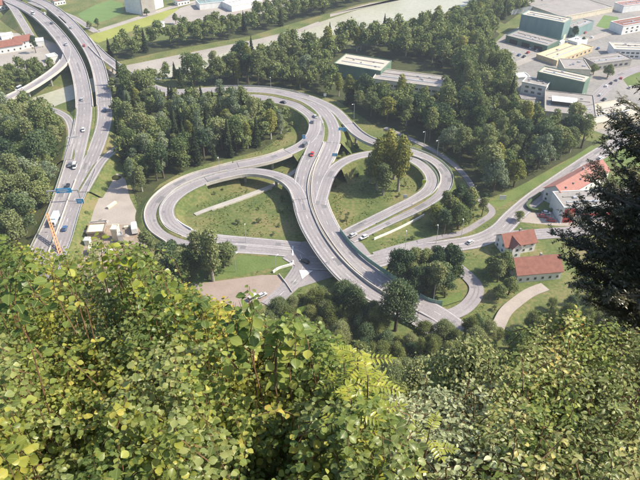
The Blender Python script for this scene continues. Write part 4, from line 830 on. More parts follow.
HALL = [(330, 62), (360, 51), (460, 74), (460, 107), (400, 109), (350, 99), (332, 86)]
F1 = [(-60, 112), (0, 112), (30, 104), (50, 112), (64, 122), (68, 150), (60, 182), (50, 205), (40, 230), (30, 262), (-10, 300), (-120, 300), (-120, 120)]
F1b = [(-60, 80), (0, 76), (30, 70), (50, 68), (60, 75), (30, 92), (0, 104), (-60, 120)]
F2 = [(112, 98), (122, 90), (150, 92), (185, 98), (235, 104), (256, 112), (280, 122), (288, 132), (262, 150), (232, 158), (205, 164), (182, 172), (160, 184), (146, 200), (138, 210), (137, 203), (132, 188), (125, 172), (116, 160), (126, 146), (116, 140), (112, 120)]
F3 = [(186, 85), (188, 82), (230, 76), (260, 66), (300, 56), (350, 46), (400, 38), (445, 29), (480, 21), (500, 34), (482, 54), (500, 72), (503, 92), (511, 112), (535, 125), (560, 134), (585, 140), (598, 143), (588, 149), (555, 166), (520, 186), (495, 196), (482, 200), (474, 184), (455, 160), (432, 146), (408, 137), (388, 130), (372, 124), (356, 113), (338, 101), (300, 90), (260, 87), (215, 87)]
F4 = [(100, 62), (106, 56), (125, 50), (165, 41), (205, 35), (235, 29), (250, 22), (300, 8), (340, -4), (400, -14), (408, -6), (360, 4), (318, 16), (290, 24), (250, 36), (210, 43), (160, 52), (116, 62)]
F5 = [(470, 4), (500, -10), (560, -25), (640, -25), (620, -6), (560, 0), (530, 6), (505, 24), (485, 16)]
F6 = [(130, 90), (150, 82), (185, 75), (186, 86), (165, 86)]
fill(F1, 'F1', B+['b2', 'b6', 'b5', 's2', 'c1'], 8.0, 4, .85, 1.55)
fill(F1b, 'F1b', B, 8.0, 6, .6, .9, avoid=[[(-4, 55), (60, 46), (62, 66), (0, 66)]])
fill(F2, 'F2', ['b1', 'b8', 'b3', 'b9', 'b5', 's3', 's2', 'b10', 'b11', 'c1', 'c2', 'c1', 'b2', 's1', 's3', 'b8'], 7.4, 3.0, .8, 1.45)
fill(F3, 'F3', B+['b5', 's2', 's1', 'b4', 'c1', 'b1', 's2', 'b5'], 8.2, 2.8, .85, 1.55, avoid=[HALL])
fill(F4, 'F4', B+['b6', 'c2'], 9.0, 4, .9, 1.3)
fill(F5, 'F5', B+['c1'], 9.5, 4, .9, 1.15)
fill(F6, 'F6', ['b1', 'b3', 'c1', 'b7'], 8, 3, .6, .9)
HILLX = []
WOODS = list(CAND); NB = [0]
for k_, u_, vt_, s_, l_ in [('n5', 344, 282, 1.15, 'dark tree rising at the left foot of the main bridge'), ('n1', 314, 290, 1.1, 'bright olive tree left of the dark one below the junction'), ('n2', 292, 297, .75, 'green tree at the corner of the brown parking area'), ('n2', 326, 303, .85, 'green tree in the front row below the junction'),
        ('n1', 362, 305, .9, 'olive tree between the two dark trees by the bridge'), ('n5', 400, 283, 1.75, 'large dark tree standing in front of the main bridge'), ('n1', 425, 323, .9, 'olive tree at the very foot of the bridge road'), ('n2', 446, 323, .95, 'fresh green tree closing the end of the bridge road'), ('n1', 472, 318, 1.0, 'olive tree right of the end of the bridge road'),
        ('n2', 492, 322, .9, 'fresh green tree left of the gravel track end'), ('n1', 382, 322, .85, 'olive tree under the left edge of the bridge foot'), ('n1', 458, 332, .9, 'lower olive tree below the end of the bridge road'), ('n2', 412, 335, .8, 'green tree below the large dark tree'), ('n1', 435, 336, .9, 'olive tree below the foot of the bridge road')]:
    crown_, tm_, R_, H_, kd_ = VAR_FUT[k_] if False else (None, None, 4.4, {'n1': 10, 'n2': 11, 'n5': 14}[k_], None)
    best = None
    for y_ in np.arange(120, 215, .5):
        d_ = ray(u_, vt_); t_ = y_/d_.y; z_ = CAM_H+d_.z*t_; x_ = d_.x*t_; e_ = abs(z_-H_*s_*.97-terr(x_, y_))
        if best is None or e_ < best[0]: best = (e_, x_, y_)
    HILLX.append((k_, best[1], best[2], s_, l_))
# single trees and groves (pixel at the foot, kind, size, label)
SING = [(348, 151, 'b7', .55, 'small dark tree in the corner under the short ramp bridge'), (356, 152, 'b2', .42, 'narrow dark tree beside the short ramp bridge'), (343, 158, 'b7', .4, 'low dark tree between the ramp and the blue signs'), (338, 176, 'k1', 1.1, 'round bush on the slope at the start of the inner right ramp'), (336, 187, 'k1', 1.0, 'round bush on the slope beside the main bridge in the right loop'), (377, 190, 's1', 1.65, 'left slender tree of the clump inside the right hand loop'), (388, 186, 's1', 2.0, 'tallest yellowish tree in the middle of the right hand loop clump'), (398, 191, 's1', 1.8, 'right slender yellow tree of the clump inside the right hand loop'),
        (370, 183, 's2', 1.45, 'olive slender tree at the back left of the right hand loop clump'), (394, 179, 's2', 1.8, 'olive slender tree at the back of the right hand loop clump'), (383, 195, 's2', 1.4, 'front slender tree of the right hand loop clump'),
        (213, 281, 's2', 1.75, 'tall thin crowned tree rising in front of the left hand loop'), (182, 90, 'c1', 1.0, 'single dark conifer standing alone at the river bend'),
        (519, 222, 'b7', .75, 'dark round bushy tree at the corner of the local road'),
        (573, 42, 'b2', .8, 'dark tree right of the tall teal hall'), (582, 46, 'b2', .55, 'smaller dark tree right of the tall teal hall'), (593, 75, 'b1', .75, 'left round tree on the yard behind the grey store'), (607, 78, 'b1', .8, 'right round tree on the yard behind the grey store'),
        (36, 53, 'b2', .8, 'dark tree beside the red roofed house left of the motorway'), (176, 24, 'b1', .6, 'left small round tree at the pale market yards'), (185, 25, 'b1', .5, 'right small round tree at the pale market yards'),
        (90, 30, 'b7', .7, 'dark small tree at the near end of the yellow meadow'), (98, 27, 'b7', .6, 'small tree behind the near end of the yellow meadow'), (147, 16, 'b1', .6, 'small tree in front of the grey factory block')]
for u, v, k, s, lab in SING:
    z = 0
    p = P(u, v, z)
    if v > 300: p = P(u, v, terr(p.x, p.y)); p.z = terr(p.x, p.y)
    place_tree(k, p, s, lab)
GRV = [([(150, 262), (180, 262), (205, 266), (232, 262), (234, 270), (205, 280), (178, 288), (150, 290)], 'in the grove below the left hand loop', ['b1', 'b5', 'b2', 's2', 'b7'], 5.2, .6, .85, 1.15),
       ([(395, 290), (400, 280), (420, 272), (445, 272), (458, 280), (460, 290), (447, 298), (420, 300), (402, 298)], 'in the round grove beside the main bridge', ['b2', 'b6', 'b5', 'b3', 'b5'], 4.6, .2, .85, 1.08),
       ([(475, 272), (490, 262), (503, 268), (505, 285), (490, 292), (480, 285)], 'in the small grove left of the farmhouse', ['b1', 'b5', 'b7'], 5.2, .3, .7, .95),
       ([(428, 236), (436, 218), (452, 212), (470, 212), (474, 225), (455, 234)], 'in the grove right of the right hand loop', ['b1', 'b5', 'b4', 'b2'], 5.6, .0, .85, 1.15),
       ([(476, 212), (484, 208), (487, 214), (478, 220)], 'by the footpath fork right of the grove', ['b5', 'b2'], 5, .0, .6, .7),
       ([(485, 305), (500, 296), (512, 292), (505, 302), (494, 316)], 'beside the gravel track below the farmhouse', ['b7', 'k1', 'b1'], 5, .0, .5, .7)]
for px, where, keys, sp, cl, s0, s1 in GRV:
    CAND = []; fill(px, where, keys, sp, cl, s0, s1)
    for (k, x, y, s, w_) in CAND: place_tree(k, (x, y, 0), s, f'{NAMES[k][1]} {where}', f'{plural(NAMES[k][1])} {where}')
# bushes: banks, loops, verges
BUSH = [([(170, 196), (200, 188), (240, 182), (250, 190), (215, 204), (190, 210)], 'on the grass inside the left hand loop', 9),
        ([(230, 215), (285, 196), (296, 225), (296, 236), (240, 236)], 'on the darker slope inside the left hand loop', 8),
        ([(262, 165), (292, 158), (299, 170), (290, 178)], 'in the green wedge between the ramps', 5), ([(340, 168), (410, 168), (420, 180), (400, 200), (345, 225)], 'in the rough grass of the right hand loop', 10),
        ([(258, 118), (292, 112), (303, 128), (285, 142)], 'on the bright bank inside the upper curve', 5), ([(345, 142), (368, 148), (360, 152), (343, 158)], 'in the dark corner below the ramp bridge', 3.5),
        ([(78, 210), (92, 180), (96, 186), (84, 226)], 'along the bank between motorway and gravel yard', 4.5), ([(88, 132), (96, 128), (93, 155)], 'in the motorway median', 4), ([(380, 245), (430, 224), (470, 232), (440, 238), (395, 247)], 'on the grass strip beside the footpath', 7),
        ([(480, 262), (510, 246), (512, 262), (500, 262)], 'beside the farmhouse gables', 5), ([(540, 258), (562, 250), (560, 260)], 'between the two lower houses', 4.5), ([(86, 76), (96, 62), (112, 78), (114, 96), (108, 96)], 'on the reddish bank by the motorway bridge', 5),
        ([(190, 62), (260, 46), (320, 30), (322, 34), (262, 52), (196, 67)], 'on the gravel bar by the river', 9), ([(465, 240), (498, 236), (485, 250), (462, 254)], 'on the bank below the local road', 5)]
for px, where, sp in BUSH:
    CAND = []; fill(px, where, ['k1', 'k2', 'k2'], sp*1.35, -.3, .4, .85)
    for (k, x, y, s, w_) in CAND: place_tree(k, (x, y, 0), s, f'{NAMES[k][1]} {where}', f'{plural(NAMES[k][1])} {where}')
# wooded hillside below the viewpoint
def skyline(u): return float(np.interp(u, [-50, 150, 240, 262, 300, 330, 352, 380, 405, 418, 465, 478, 500, 522, 545, 600, 700], [268, 290, 306, 298, 291, 283, 284, 312, 336, 334, 334, 316, 328, 316, 298, 285, 280]))
def cover(u): return float(np.interp(u, [-50, 100, 150, 240, 300, 335, 360, 400, 480, 500, 520, 545, 700], [235, 235, 255, 302, 312, 340, 370, 410, 410, 380, 335, 310, 310]))
n_h = 0
for k, x, y, s, lab in HILLX: place_tree(k, (x, y, terr(x, y)), s, lab, sz=1.0)
for j, y in enumerate(list(np.arange(26, 95, 4.4))+list(np.arange(95, 200, 6.0))):
    for i, x in enumerate(np.arange(-150, 165, 6.6 if y > 95 else 4.6)):
        xx = x+rnd.uniform(-2.6, 2.6); yy = y+rnd.uniform(-2.4, 2.4); z = terr(xx, yy); k = rnd.choice(['n1', 'n1', 'n2', 'n3', 'n4', 'n4', 'n4', 'n5']); s = rnd.uniform(.75, 1.15)
        if yy < 110 and k in ('n3', 'n5'): k = 'n6'
        if k == 'n4' and rnd.random() < .35: k = 'n6'
        if yy < 95: s *= .85
        R, H = VAR[k][2]*s, VAR[k][3]*s; u, v = proj((xx, yy, z+H)); uf, vf = proj((xx, yy, z))
        if u < -30 or u > 670 or v > 500: continue
        if v > cover(u)+55: continue
        if k == 'n5' and u > 380: k = 'n1'
        while v < skyline(u) and s > .62: s *= .85; R, H = VAR[k][2]*s, VAR[k][3]*s; u, v = proj((xx, yy, z+H))
        if v < skyline(u): continue
        if not road_clear(xx, yy, R*.4): continue
        if (u < 230 or u > 560) and v > skyline(u)+45 and k != 'n4': k = 'n4'; s *= 1.25
        if u < 200 and v > 400: continue
        where = where_at('H', xx, yy, z+H)
        place_tree(k, (xx, yy, z), s, f'{NAMES[k][1]} {where}', f'{plural(NAMES[k][1])} {where}'); n_h += 1
print('HILL', n_h)
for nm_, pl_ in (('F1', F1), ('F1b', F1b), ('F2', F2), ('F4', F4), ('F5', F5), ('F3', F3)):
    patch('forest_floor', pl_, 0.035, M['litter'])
# keep the nearest ~285 broadleaves as individuals
def vis(c):
    u, v = proj((c[1], c[2], 6)); return -25 < u < 665 and -25 < v < 505
CAND = [c for c in WOODS if vis(c)]
CAND.sort(key=lambda c: math.hypot(c[1], c[2])/c[3])
NB0 = NB[0]; print('BROAD BEFORE', NB0); cnt = {'broadleaf_tree': 0, 'slender_tree': 0, 'conifer': 0}; REST = []
for (k, x, y, s, where) in CAND:
    nm, lab = NAMES[k]
    if cnt.get(nm, 0) < {'broadleaf_tree': 298-NB0, 'slender_tree': 280, 'conifer': 280}[nm]:
        cnt[nm] += 1; wh = where_at(where, x, y); place_tree(k, (x, y, 0), s, f'{lab} {wh}', f'{plural(lab)} {wh}')
    else: REST.append((k, x, y, s))
if REST:
    VV = []; n = 0; rng = np.random.default_rng(5); ks = list(LOWV)
    for (k, x, y, s) in REST:
        V, F = LOWV[ks[rng.integers(len(ks))]]; a = rng.uniform(0, 2*PI); ca, sa = math.cos(a), math.sin(a)
        VV.append(np.stack([V[:, 0]*ca-V[:, 1]*sa, V[:, 0]*sa+V[:, 1]*ca, V[:, 2]], 1)*s+np.array([x, y, 0]))
    VV = np.concatenate(VV); me = np_mesh('distant_wood', VV, np.arange(len(VV)).reshape(-1, 4), M['leaf_green'])
    tag(link(bpy.data.objects.new('distant_wood', me)), 'far green wood of broadleaf trees beyond the main road and along the river', 'wood', kind='stuff')
print('TREES', cnt, 'rest', len(REST))
RG = []; rg = np.random.default_rng(3)
ZON = [[(176, 208), (200, 190), (240, 181), (285, 190), (298, 215), (300, 238), (215, 236), (178, 225)], [(334, 175), (345, 166), (410, 163), (424, 180), (405, 200), (345, 230), (331, 210)], [(262, 166), (298, 150), (300, 172), (288, 180)], [(255, 118), (290, 110), (305, 122), (298, 138), (255, 155), (250, 140)],
       [(375, 246), (430, 220), (480, 212), (480, 225), (440, 238), (395, 247)], [(290, 292), (330, 284), (375, 318), (400, 345), (300, 345), (285, 320)], [(465, 250), (510, 244), (512, 292), (485, 330), (450, 330), (478, 300)], [(76, 215), (95, 175), (112, 165), (98, 190), (90, 220)], [(340, 165), (345, 145), (372, 150), (350, 160)], [(114, 160), (138, 148), (150, 205), (140, 235), (136, 205), (125, 175)], [(440, 235), (500, 222), (500, 232), (450, 244)]]
for zn in ZON:
    us = [a for a, b in zn]; vs = [b for a, b in zn]; k = 0
    W = [P(a, b) for a, b in zn]; wp = [(w.x, w.y) for w in W]; xa, xb = min(w.x for w in W), max(w.x for w in W); ya, yb = min(w.y for w in W), max(w.y for w in W)
    for _ in range(int((xb-xa)*(yb-ya)*.9)):
        x = rg.uniform(xa, xb); y = rg.uniform(ya, yb)
        if not inside(wp, x, y) or mnoise.noise(Vector((x*.09, y*.09, 2)))+.4*mnoise.noise(Vector((x*.4, y*.4, 2))) < -.02: continue
        if not road_clear(x, y, .8): continue
        RG.append((x, y, terr(x, y)+.18))
RG = np.array(RG); nn_ = rg.normal(size=RG.shape)*.6+np.array([0, 0, .6]); V, F = quad_cloud(rg, RG, nn_, rg.uniform(.35, 1.0, len(RG)))
tag(link(bpy.data.objects.new('rough_grass', np_mesh('rough_grass', V, F, foliage('rough_grass_blades', [(0.15, (0.08, 0.12, 0.035)), (0.45, (0.14, 0.18, 0.05)), (0.7, (0.21, 0.22, 0.075)), (0.92, (0.30, 0.27, 0.12))], 0.3, 0.12)))), 'rough tufted grass growing inside the loops and on the banks', 'grass', kind='stuff')
# ------------------------------------------------------------------ foreground shrubs
FG_round = foliage('hazel_leaves', [(0.10, (0.04, 0.075, 0.022)), (0.34, (0.10, 0.155, 0.045)), (0.54, (0.18, 0.235, 0.06)), (0.72, (0.31, 0.35, 0.085)), (0.86, (0.50, 0.48, 0.12)), (0.94, (0.60, 0.45, 0.10)), (0.985, (0.36, 0.14, 0.045))], 0.42, 1.3, .35, .45, True, .012)
FG_pale = foliage('pale_shrub_leaves', [(0.12, (0.10, 0.13, 0.06)), (0.40, (0.25, 0.29, 0.14)), (0.65, (0.42, 0.45, 0.25)), (0.9, (0.58, 0.58, 0.36)), (0.98, (0.40, 0.2, 0.08))], 0.3, 1.2, .5, .3, False, .03)
FG_mixed = foliage('mixed_shrub_leaves', [(0.12, (0.063, 0.084, 0.032)), (0.36, (0.147, 0.179, 0.068)), (0.58, (0.273, 0.294, 0.126)), (0.78, (0.441, 0.42, 0.168)), (0.9, (0.546, 0.42, 0.116)), (0.975, (0.441, 0.158, 0.053))], 0.38, 1.2, .35, .5, False, .012)
FG_rowan = foliage('rowan_leaves', [(0.12, (0.143, 0.187, 0.022)), (0.5, (0.33, 0.363, 0.044)), (0.9, (0.55, 0.517, 0.077))], 0.45, 1.2, .35, .2, False, .05)
FG_yew = foliage('yew_needles', [(0.12, (0.03, 0.038, 0.016)), (0.5, (0.075, 0.08, 0.034)), (0.85, (0.15, 0.13, 0.055)), (0.97, (0.24, 0.16, 0.08))], 0.15, 1.5, .4, .2, False, .06)
def leaf_template(kind):
    if kind == 'round': prof = [(0, 0), (.16, .22), (.42, .42), (.68, .40), (.88, .18), (1.0, 0)]
    elif kind == 'oval': prof = [(0, 0), (.15, .14), (.40, .27), (.65, .26), (.86, .12), (1.0, 0)]
    else: prof = [(0, 0), (.25, .13), (.5, .16), (.75, .12), (.9, .06), (1.0, 0)]
    V = []; UV = []
    for t, w in prof:     # rows: left, mid, right
        dr = -.18*t*t
        V += [(-w, t, dr+w*.30), (0, t, dr), (w, t, dr+w*.30)]; UV += [(-w, t), (0, t), (w, t)]
    F = []
    for i in range(len(prof)-1):
        a = 3*i; F += [(a, a+1, a+4, a+3), (a+1, a+2, a+5, a+4)]
    return np.array(V), np.array(F), np.array(UV)
TPL = {k: leaf_template(k) for k in ('round', 'oval', 'narrow')}
TPL['needle'] = (np.array([(0, 0, 0), (.22, .5, .03), (0, 1, -.1), (-.22, .5, .03)]), np.array([(0, 1, 2, 3)]), np.array([(0, 0), (1, .5), (0, 1), (-1, .5)]))
def leaves_mesh(name, kind, base, direc, up, size, m):
    """base (n,3) attachment, direc (n,3) towards the tip, up (n,3) rough normal"""
    V0, F0, UV0 = TPL[kind]; base = np.array(base); d = np.array(direc); d /= np.linalg.norm(d, axis=1)[:, None]; s = np.cross(d, np.array(up)); s /= (np.linalg.norm(s, axis=1)[:, None]+1e-9); nn = np.cross(s, d); size = np.array(size)
    n = len(base); k = len(V0); V = base[:, None, :]+size[:, None, None]*(V0[None, :, 0, None]*s[:, None, :]+V0[None, :, 1, None]*d[:, None, :]+V0[None, :, 2, None]*nn[:, None, :])
    F = (F0[None]+(np.arange(n)*k)[:, None, None]).reshape(-1, 4); return np_mesh(name, V.reshape(-1, 3), F, m, True, np.tile(UV0, (n, 1)))
def build_shrub(label, tips, leaf, size, m, shoot_len, nl, rng, cat='shrub', name='shrub', group=None, drop=2.2, twigr=.006, upright=.75, spread=.35):
    """tips: world points of the shoot tips; stems gather at a root on the slope"""
    T = np.array([tuple(t) for t in tips]); c = T.mean(0); rt = Vector((c[0], c[1]-.2, terr(c[0], max(c[1], .8))-.1)); t = thing(name, label, cat, rt, 0, group)
    LB = []; LD = []; LU = []; LS = []; st = MB(); rv = np.array(rt)
    for tip in T:
        lean = rng.normal(size=3)*spread; lean[2] = upright+abs(lean[2])*.3; lean /= np.linalg.norm(lean); L = shoot_len*rng.uniform(.7, 1.25)
        b0 = tip-lean*L; bend = rng.normal(size=3)*L*.10; pts = []
        for q in np.linspace(0, 1, 6): pts.append(b0+(tip-b0)*q+bend*math.sin(PI*q))
        st.tube([Vector(p-rv) for p in pts], [twigr*.8*(1.2-q) for q in np.linspace(0, 1, 6)], 4)
        if rng.random() < .35:
            mid = (b0+rv)/2+np.array([rng.normal()*.1, rng.normal()*.1, .1]); st.tube([Vector((0, 0, 0)), Vector(mid-rv), Vector(b0-rv)], [twigr*1.7, twigr*1.3, twigr*.9], 4)
        ph = rng.uniform(0, 6.28)
        for k in range(nl):
            q = (k+.6)/nl; i = min(int(q*5), 4); f = q*5-i; p = pts[i]*(1-f)+pts[i+1]*f; ang = ph+k*2.4+rng.normal()*.4
            out = np.array([math.cos(ang), math.sin(ang), rng.uniform(-.15, .45)]); sz = size*rng.uniform(.6, 1.2)*(1-.45*max(0, q-.75)/.25)
            pet = p+out*size*.25; LB.append(pet-rv); LD.append(out+np.array([0, 0, -.25])*rng.uniform(0, 1.2)); LU.append(np.array([0, -.15, 1.0])+rng.normal(size=3)*.35); LS.append(sz)
    link(bpy.data.objects.new('leaves', leaves_mesh('leaves', leaf, LB, LD, LU, LS, m)), t); st.build('stems', M['twig'], t); return t
def shell_tips(n, u0, u1, sky, vmax, dfun, rng, jit=.25):
    out = []
    while len(out) < n:
        u = rng.uniform(u0, u1); s = sky(u)
        if s >= vmax: continue
        v = rng.uniform(s, vmax)
        if v > s+14 and mnoise.noise(Vector((u*.045, v*.055, 9.1)))+.5*mnoise.noise(Vector((u*.11, v*.12, 4.1))) < -.07: continue
        out.append(D(u, v, dfun(u, v)*(1+rng.normal()*jit*.35)))
    return out
FG_dull = foliage('dull_green_leaves', [(0.10, (0.055, 0.08, 0.025)), (0.36, (0.13, 0.17, 0.055)), (0.60, (0.24, 0.28, 0.10)), (0.82, (0.38, 0.38, 0.15)), (0.94, (0.48, 0.38, 0.10)), (0.985, (0.36, 0.13, 0.05))], 0.36, 1.3, .35, .45, True, .015)
FG_autumn = foliage('autumn_leaves', [(0.1, (0.053, 0.079, 0.021)), (0.34, (0.147, 0.189, 0.042)), (0.55, (0.315, 0.326, 0.063)), (0.74, (0.504, 0.441, 0.095)), (0.88, (0.588, 0.378, 0.095)), (0.97, (0.399, 0.158, 0.053))], 0.42, 1.3, .35, .45, True, .012)
FGA = [FG_round, FG_dull, FG_autumn]
rng = np.random.default_rng(77)
skyA = lambda u: float(np.interp(u, [-60, 0, 30, 60, 95, 125, 150, 165, 190, 215, 240, 262, 285, 300, 318, 335, 352, 366, 380, 398, 420], [222, 228, 234, 240, 228, 228, 244, 260, 274, 288, 302, 306, 306, 312, 320, 332, 350, 374, 410, 450, 490]))
dA = lambda u, v: float(np.interp(v, [240, 300, 380, 500], [7.0, 6.2, 5.0, 4.0]))*(1+.12*math.sin(u*.03))
descr = ['at the left edge', 'second from the left edge', 'below the orange crane', 'under the building site', 'left of the parking area', 'below the parking area', 'left of the pale yellow rowan', 'around the rowan shoots']
edges = [-60, 20, 75, 130, 185, 240, 300, 350, 400]
for i in range(8):
    u0, u1 = edges[i]-8, edges[i+1]+8
    for row, (va, vb, wd) in enumerate([(0, 345, 'upper'), (335, 420, 'middle'), (410, 520, 'lower')]):
        sk = lambda u, va=va: max(skyA(u)+10, va)
        if min(sk(u) for u in np.linspace(u0, u1, 9)) > vb-12: continue
        n = [135, 150, 145][row]; mm_ = FGA[(i*2+row) % 3]; tips = shell_tips(n, u0, u1, sk, vb, dA, rng)
        build_shrub(f'{wd} round leaved green shrub {descr[i]}', tips, 'round', (.046, .047, .049)[row]*(1.1 if i < 1 else 1), mm_, .44, 17, rng, twigr=.004)
# taller bright shoots standing out of the shrubs
for k, (u, v, d, s, lab) in enumerate([(100, 232, 5.0, .075, 'yellow orange leafed shoot in front of the building site'), (118, 240, 5.2, .075, 'golden leafed shoot right of the building site'), (60, 246, 4.8, .065, 'green shoot under the crane boom'),
        (22, 250, 4.0, .075, 'big leafed shoot near the left edge'), (157, 268, 5.0, .075, 'reddish leafed shoot right of the building site'), (248, 284, 4.2, .08, 'tall shoot with round leaves in front of the parking area'), (236, 300, 4.2, .08, 'shorter twin of the tall round leaved shoot'),
        (293, 304, 4.0, .085, 'pale tipped round leaved shoot left of the main bridge'), (281, 322, 4.0, .08, 'low round leaved shoot left of the pale tipped one'), (195, 288, 4.6, .075, 'bright green shoot left of the parking area'), (140, 250, 5.0, .07, 'slim green shoot above the shrubs right of the crane')]):
    tips = [D(u+rng.normal()*3, v+abs(rng.normal())*5, d) for _ in range(3)]
    mm = FG_rowan if k in (0, 1, 4) else FG_round
    build_shrub(lab, tips, 'round', s, mm, .62, 13, rng, name='leafy_shoot', cat='shoot', spread=.14, upright=1.0)
# rowan with feathery yellow leaves
def rowan(label, stems):
    o = D(358, 440, 4.6); g = terr(o.x, o.y); t = thing('rowan', label, 'rowan', (o.x, o.y, g)); rv = np.array((o.x, o.y, g)); LB = []; LD = []; LU = []; LS = []; st = MB()
    for (u, v, d, L) in stems:
        tip = np.array(D(u, v, d)); base = tip-np.array([rng.normal()*.05, rng.normal()*.05, 1.0])*L; st.tube([Vector((0, 0, 0)), Vector(base-rv), Vector(tip-rv)], [.012, .008, .003], 5)
        for k in range(int(11*L/.7)):
            q = .2+.8*(k+1)/(11*L/.7); p = base+(tip-base)*q; a = k*2.4+rng.normal()*.2; out = np.array([math.cos(a), math.sin(a), .35]); out /= np.linalg.norm(out); RL = .21*rng.uniform(.75, 1.1)*(1.0 if q < .85 else .7); side = np.cross(out, (0, 0, 1)); side /= np.linalg.norm(side)
            pts = [p+out*RL*w+np.array([0, 0, -.25*RL*w*w]) for w in (0, .35, .7, 1)]; st.tube([Vector(x-rv) for x in pts], .0018, 3)
            for j in range(7):
                w = .2+.8*j/6.0; c = p+out*RL*w+np.array([0, 0, -.25*RL*w*w])
                for s in (-1, 1): LB.append(c-rv); LD.append(side*s+out*.45+np.array([0, 0, rng.uniform(-.2, .1)])); LU.append(np.array([0, 0, 1.])+rng.normal(size=3)*.2); LS.append(.055*rng.uniform(.85, 1.1)*(1-.3*abs(w-.55)))
            LB.append(pts[-1]-rv); LD.append(out); LU.append(np.array([0, 0, 1.])); LS.append(.055)
    link(bpy.data.objects.new('leaves', leaves_mesh('leaves', 'narrow', LB, LD, LU, LS, FG_rowan)), t); st.build('stems', M['twig'], t)
rowan('tall rowan shoot with feathery pale yellow leaves in the lower middle', [(357, 345, 4.0, .75), (368, 375, 3.8, .5), (344, 362, 4.1, .5), (352, 400, 3.7, .5)])
rowan('low rowan shoots with bright yellow green leaves at the bottom edge', [(430, 428, 4.6, .3), (388, 458, 3.8, .25)])
# whitish leaved shrub, lower centre right
skyB = lambda u: float(np.interp(u, [350, 375, 395, 420, 460, 510], [420, 404, 392, 384, 382, 390]))
for k, (u0, u1, lab) in enumerate([(355, 412, 'left part of the whitish leaved shrub clump'), (412, 455, 'whitish leaved shrub in the middle of the clump'), (452, 512, 'whitish leaved shrub at the right of the clump')]):
    for row, (va, vb, w_) in enumerate([(0, 440, 'upper'), (432, 515, 'lower')]):
        tips = shell_tips(60, u0-4, u1+4, lambda u: max(skyB(u)+4, va), vb, lambda u, v: float(np.interp(v, [385, 500], [7.3, 5.0])), rng)
        build_shrub(f'{w_} {lab}', tips, 'oval', .060, FG_pale, .45, 14, rng, spread=.6, upright=.6)
# right hand shrubs
skyC = lambda u: float(np.interp(u, [455, 472, 488, 503, 516, 530, 550, 570, 600, 640, 690], [500, 470, 425, 380, 340, 322, 304, 300, 308, 318, 322]))
descC = ['beside the whitish clump', 'below the farmhouse track', 'under the farmhouse', 'under the dark conifer', 'in the lower right corner of the view']
eC = [465, 500, 538, 575, 615, 680]
for i in range(5):
    for row, (va, vb, w_) in enumerate([(0, 375, 'upper'), (365, 435, 'middle'), (425, 515, 'lower')]):
        sk = lambda u, va=va: max(skyC(u)+8, va)
        if min(sk(u) for u in np.linspace(eC[i], eC[i+1], 9)) > vb-12: continue
        tips = shell_tips(115, eC[i]-5, eC[i+1]+5, sk, vb, lambda u, v: float(np.interp(v, [290, 400, 500], [9.5, 7.2, 5.4])), rng)
        build_shrub(f'{w_} small leaved shrub {descC[i]}', tips, 'oval', .060, (FG_mixed, FG_dull, FG_mixed, FG_round)[(i+row) % 4], .5, 16, rng, spread=.5, upright=.65)
ug = []
for _ in range(190000):
    y = rng.uniform(1.3, 12.7)**2; x = rng.uniform(-1, 1)*min(6+y*1.05, 125)
    hgt = .25+1.3*max(0, mnoise.noise(Vector((x*.55, y*.55, 7)))+.25)*min(1, .45+y*.03)
    ug.append((x, y, terr(x, y)+hgt*rng.uniform(.2, 1)))
ug = np.array(ug); V, F = quad_cloud(rng, ug, rng.normal(size=ug.shape)*.6+np.array([0, -.2, .9]), np.clip(ug[:, 1]*.012, .07, 1.0)*rng.uniform(.6, 1.3, len(ug)), .6)
tag(link(bpy.data.objects.new('undergrowth', np_mesh('undergrowth', V, F, M['leaf_olive2']))), 'low leafy undergrowth covering the steep hillside', 'undergrowth', kind='stuff')
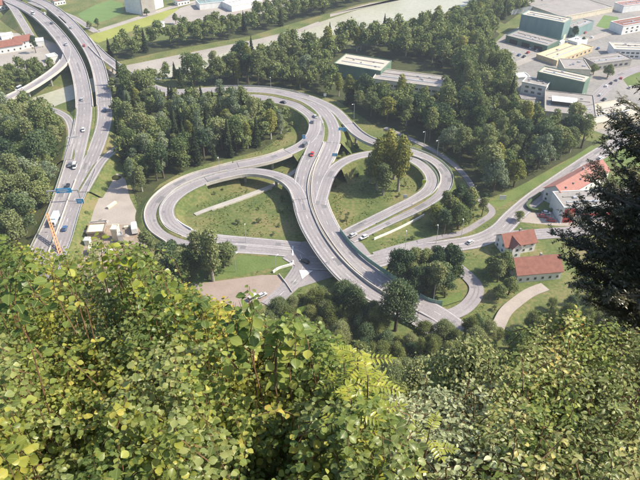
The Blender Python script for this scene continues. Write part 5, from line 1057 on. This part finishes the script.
# dark conifer at the right edge
def yew():
    foot = D(668, 300, 9.2); g = terr(foot.x, foot.y); t = thing('yew_tree', 'dark evergreen conifer leaning in from the right edge', 'conifer', (foot.x, foot.y, g)); rv = np.array((foot.x, foot.y, g))
    top = np.array(D(672, 60, 9.6)); st = MB(); st.tube([Vector((0, 0, -.3)), Vector((0, 0, (top[2]-g)*.5)), Vector(top-rv)], [.16, .11, .03], 8)
    LB = []; LD = []; LU = []; LS = []
    tips = [(640, 84), (622, 98), (598, 110), (612, 122), (602, 140), (592, 160), (612, 165), (586, 176), (600, 190), (580, 200), (566, 214), (588, 222), (552, 232), (572, 240), (560, 256), (584, 262), (574, 282), (600, 290), (620, 300), (590, 300), (610, 270), (625, 240), (620, 210), (630, 180), (628, 150), (635, 125), (612, 245), (640, 270), (650, 230), (648, 190), (650, 150), (655, 110), (604, 205), (600, 230), (596, 250)]
    TL = [('p', u, v) for (u, v) in tips*2]+[('w', k*2.4, (k+.5)/46) for k in range(46)]
    for bi, (kd, u, v) in enumerate(TL):
        if kd == 'p' and bi >= len(tips): u += rng.uniform(4, 22); v += rng.uniform(-10, 14)
        if kd == 'p': tip = np.array(D(u, v, rng.uniform(8.4, 9.9)))
        else:
            hh_ = (top[2]-g)*(.12+.86*v); rr_ = 1.55*(1-.8*v)*rng.uniform(.8, 1.15); aa_ = -1.9+(u % 3.9); tip = np.array([rv[0]+math.cos(aa_)*rr_, rv[1]+math.sin(aa_)*rr_, rv[2]+hh_])
        tip = tip; zb = max(.4, tip[2]-rv[2]+rng.uniform(-.35, .15)); fr = min(1, zb/(top[2]-g)); b0 = np.array([rv[0], rv[1], rv[2]+zb])
        pts = [b0+(tip-b0)*q+np.array([0, 0, -.10*math.sin(PI*q)]) for q in np.linspace(0, 1, 7)]; st.tube([Vector(p-rv) for p in pts], [.03*(1.1-q) for q in np.linspace(0, 1, 7)], 5); L = np.linalg.norm(tip-b0)
        for k in range(int(L/.0135)):
            q = rng.uniform(.15, 1.0); i = min(int(q*6), 5); f = q*6-i; p = pts[i]*(1-f)+pts[i+1]*f; ax = (tip-b0)/L; d = rng.normal(size=3); d[2] *= .5; d = d-ax*d.dot(ax); d /= np.linalg.norm(d); d = d*.8+ax*.7; d[2] += rng.uniform(-.35, .15); d /= np.linalg.norm(d); tl = rng.uniform(.10, .30)*(1.2-.7*q)
            sd = np.cross(d, (0, 0, 1)); sd /= np.linalg.norm(sd)+1e-9
            st.tube([Vector(p-rv), Vector(p+d*tl-rv)], .0025, 3)
            for j in range(int(tl/.011)):
                c = p+d*tl*(j/(tl/.011)); s = 1 if j % 2 else -1; LB.append(c-rv); LD.append(sd*s*.9+d*.6+rng.normal(size=3)*.25); LU.append(np.array([0, 0, 1.])+rng.normal(size=3)*.4); LS.append(.042*rng.uniform(.7, 1.2))
    print('NEEDLES', len(LB))
    n_main = len(LB)
    link(bpy.data.objects.new('needles', leaves_mesh('needles', 'needle', LB, LD, LU, LS, FG_yew)), t); st.build('trunk', M['bark'], t)
yew()
# ------------------------------------------------------------------ haze
hz = MB(); hz.box((0, 500, 100), (6000, 2200, 202.0)); ho = hz.build('haze', []) if False else None
me = bpy.data.meshes.new('haze'); b_ = MB().box((0, 600, 107), (3000, 1600, 218.0)); me.from_pydata(b_.v, [], b_.f); hm = bpy.data.materials.new('haze_air'); hm.use_nodes = True; nt = hm.node_tree; nt.nodes.clear()
vo = nt.nodes.new('ShaderNodeVolumePrincipled'); vo.inputs['Color'].default_value = (0.80, 0.88, 1.0, 1); vo.inputs['Density'].default_value = HAZE_DENSITY; vo.inputs['Anisotropy'].default_value = 0.2
oo = nt.nodes.new('ShaderNodeOutputMaterial'); nt.links.new(vo.outputs[0], oo.inputs['Volume']); me.materials.append(hm); me.update(); tag(link(bpy.data.objects.new('haze', me)), kind='stuff')
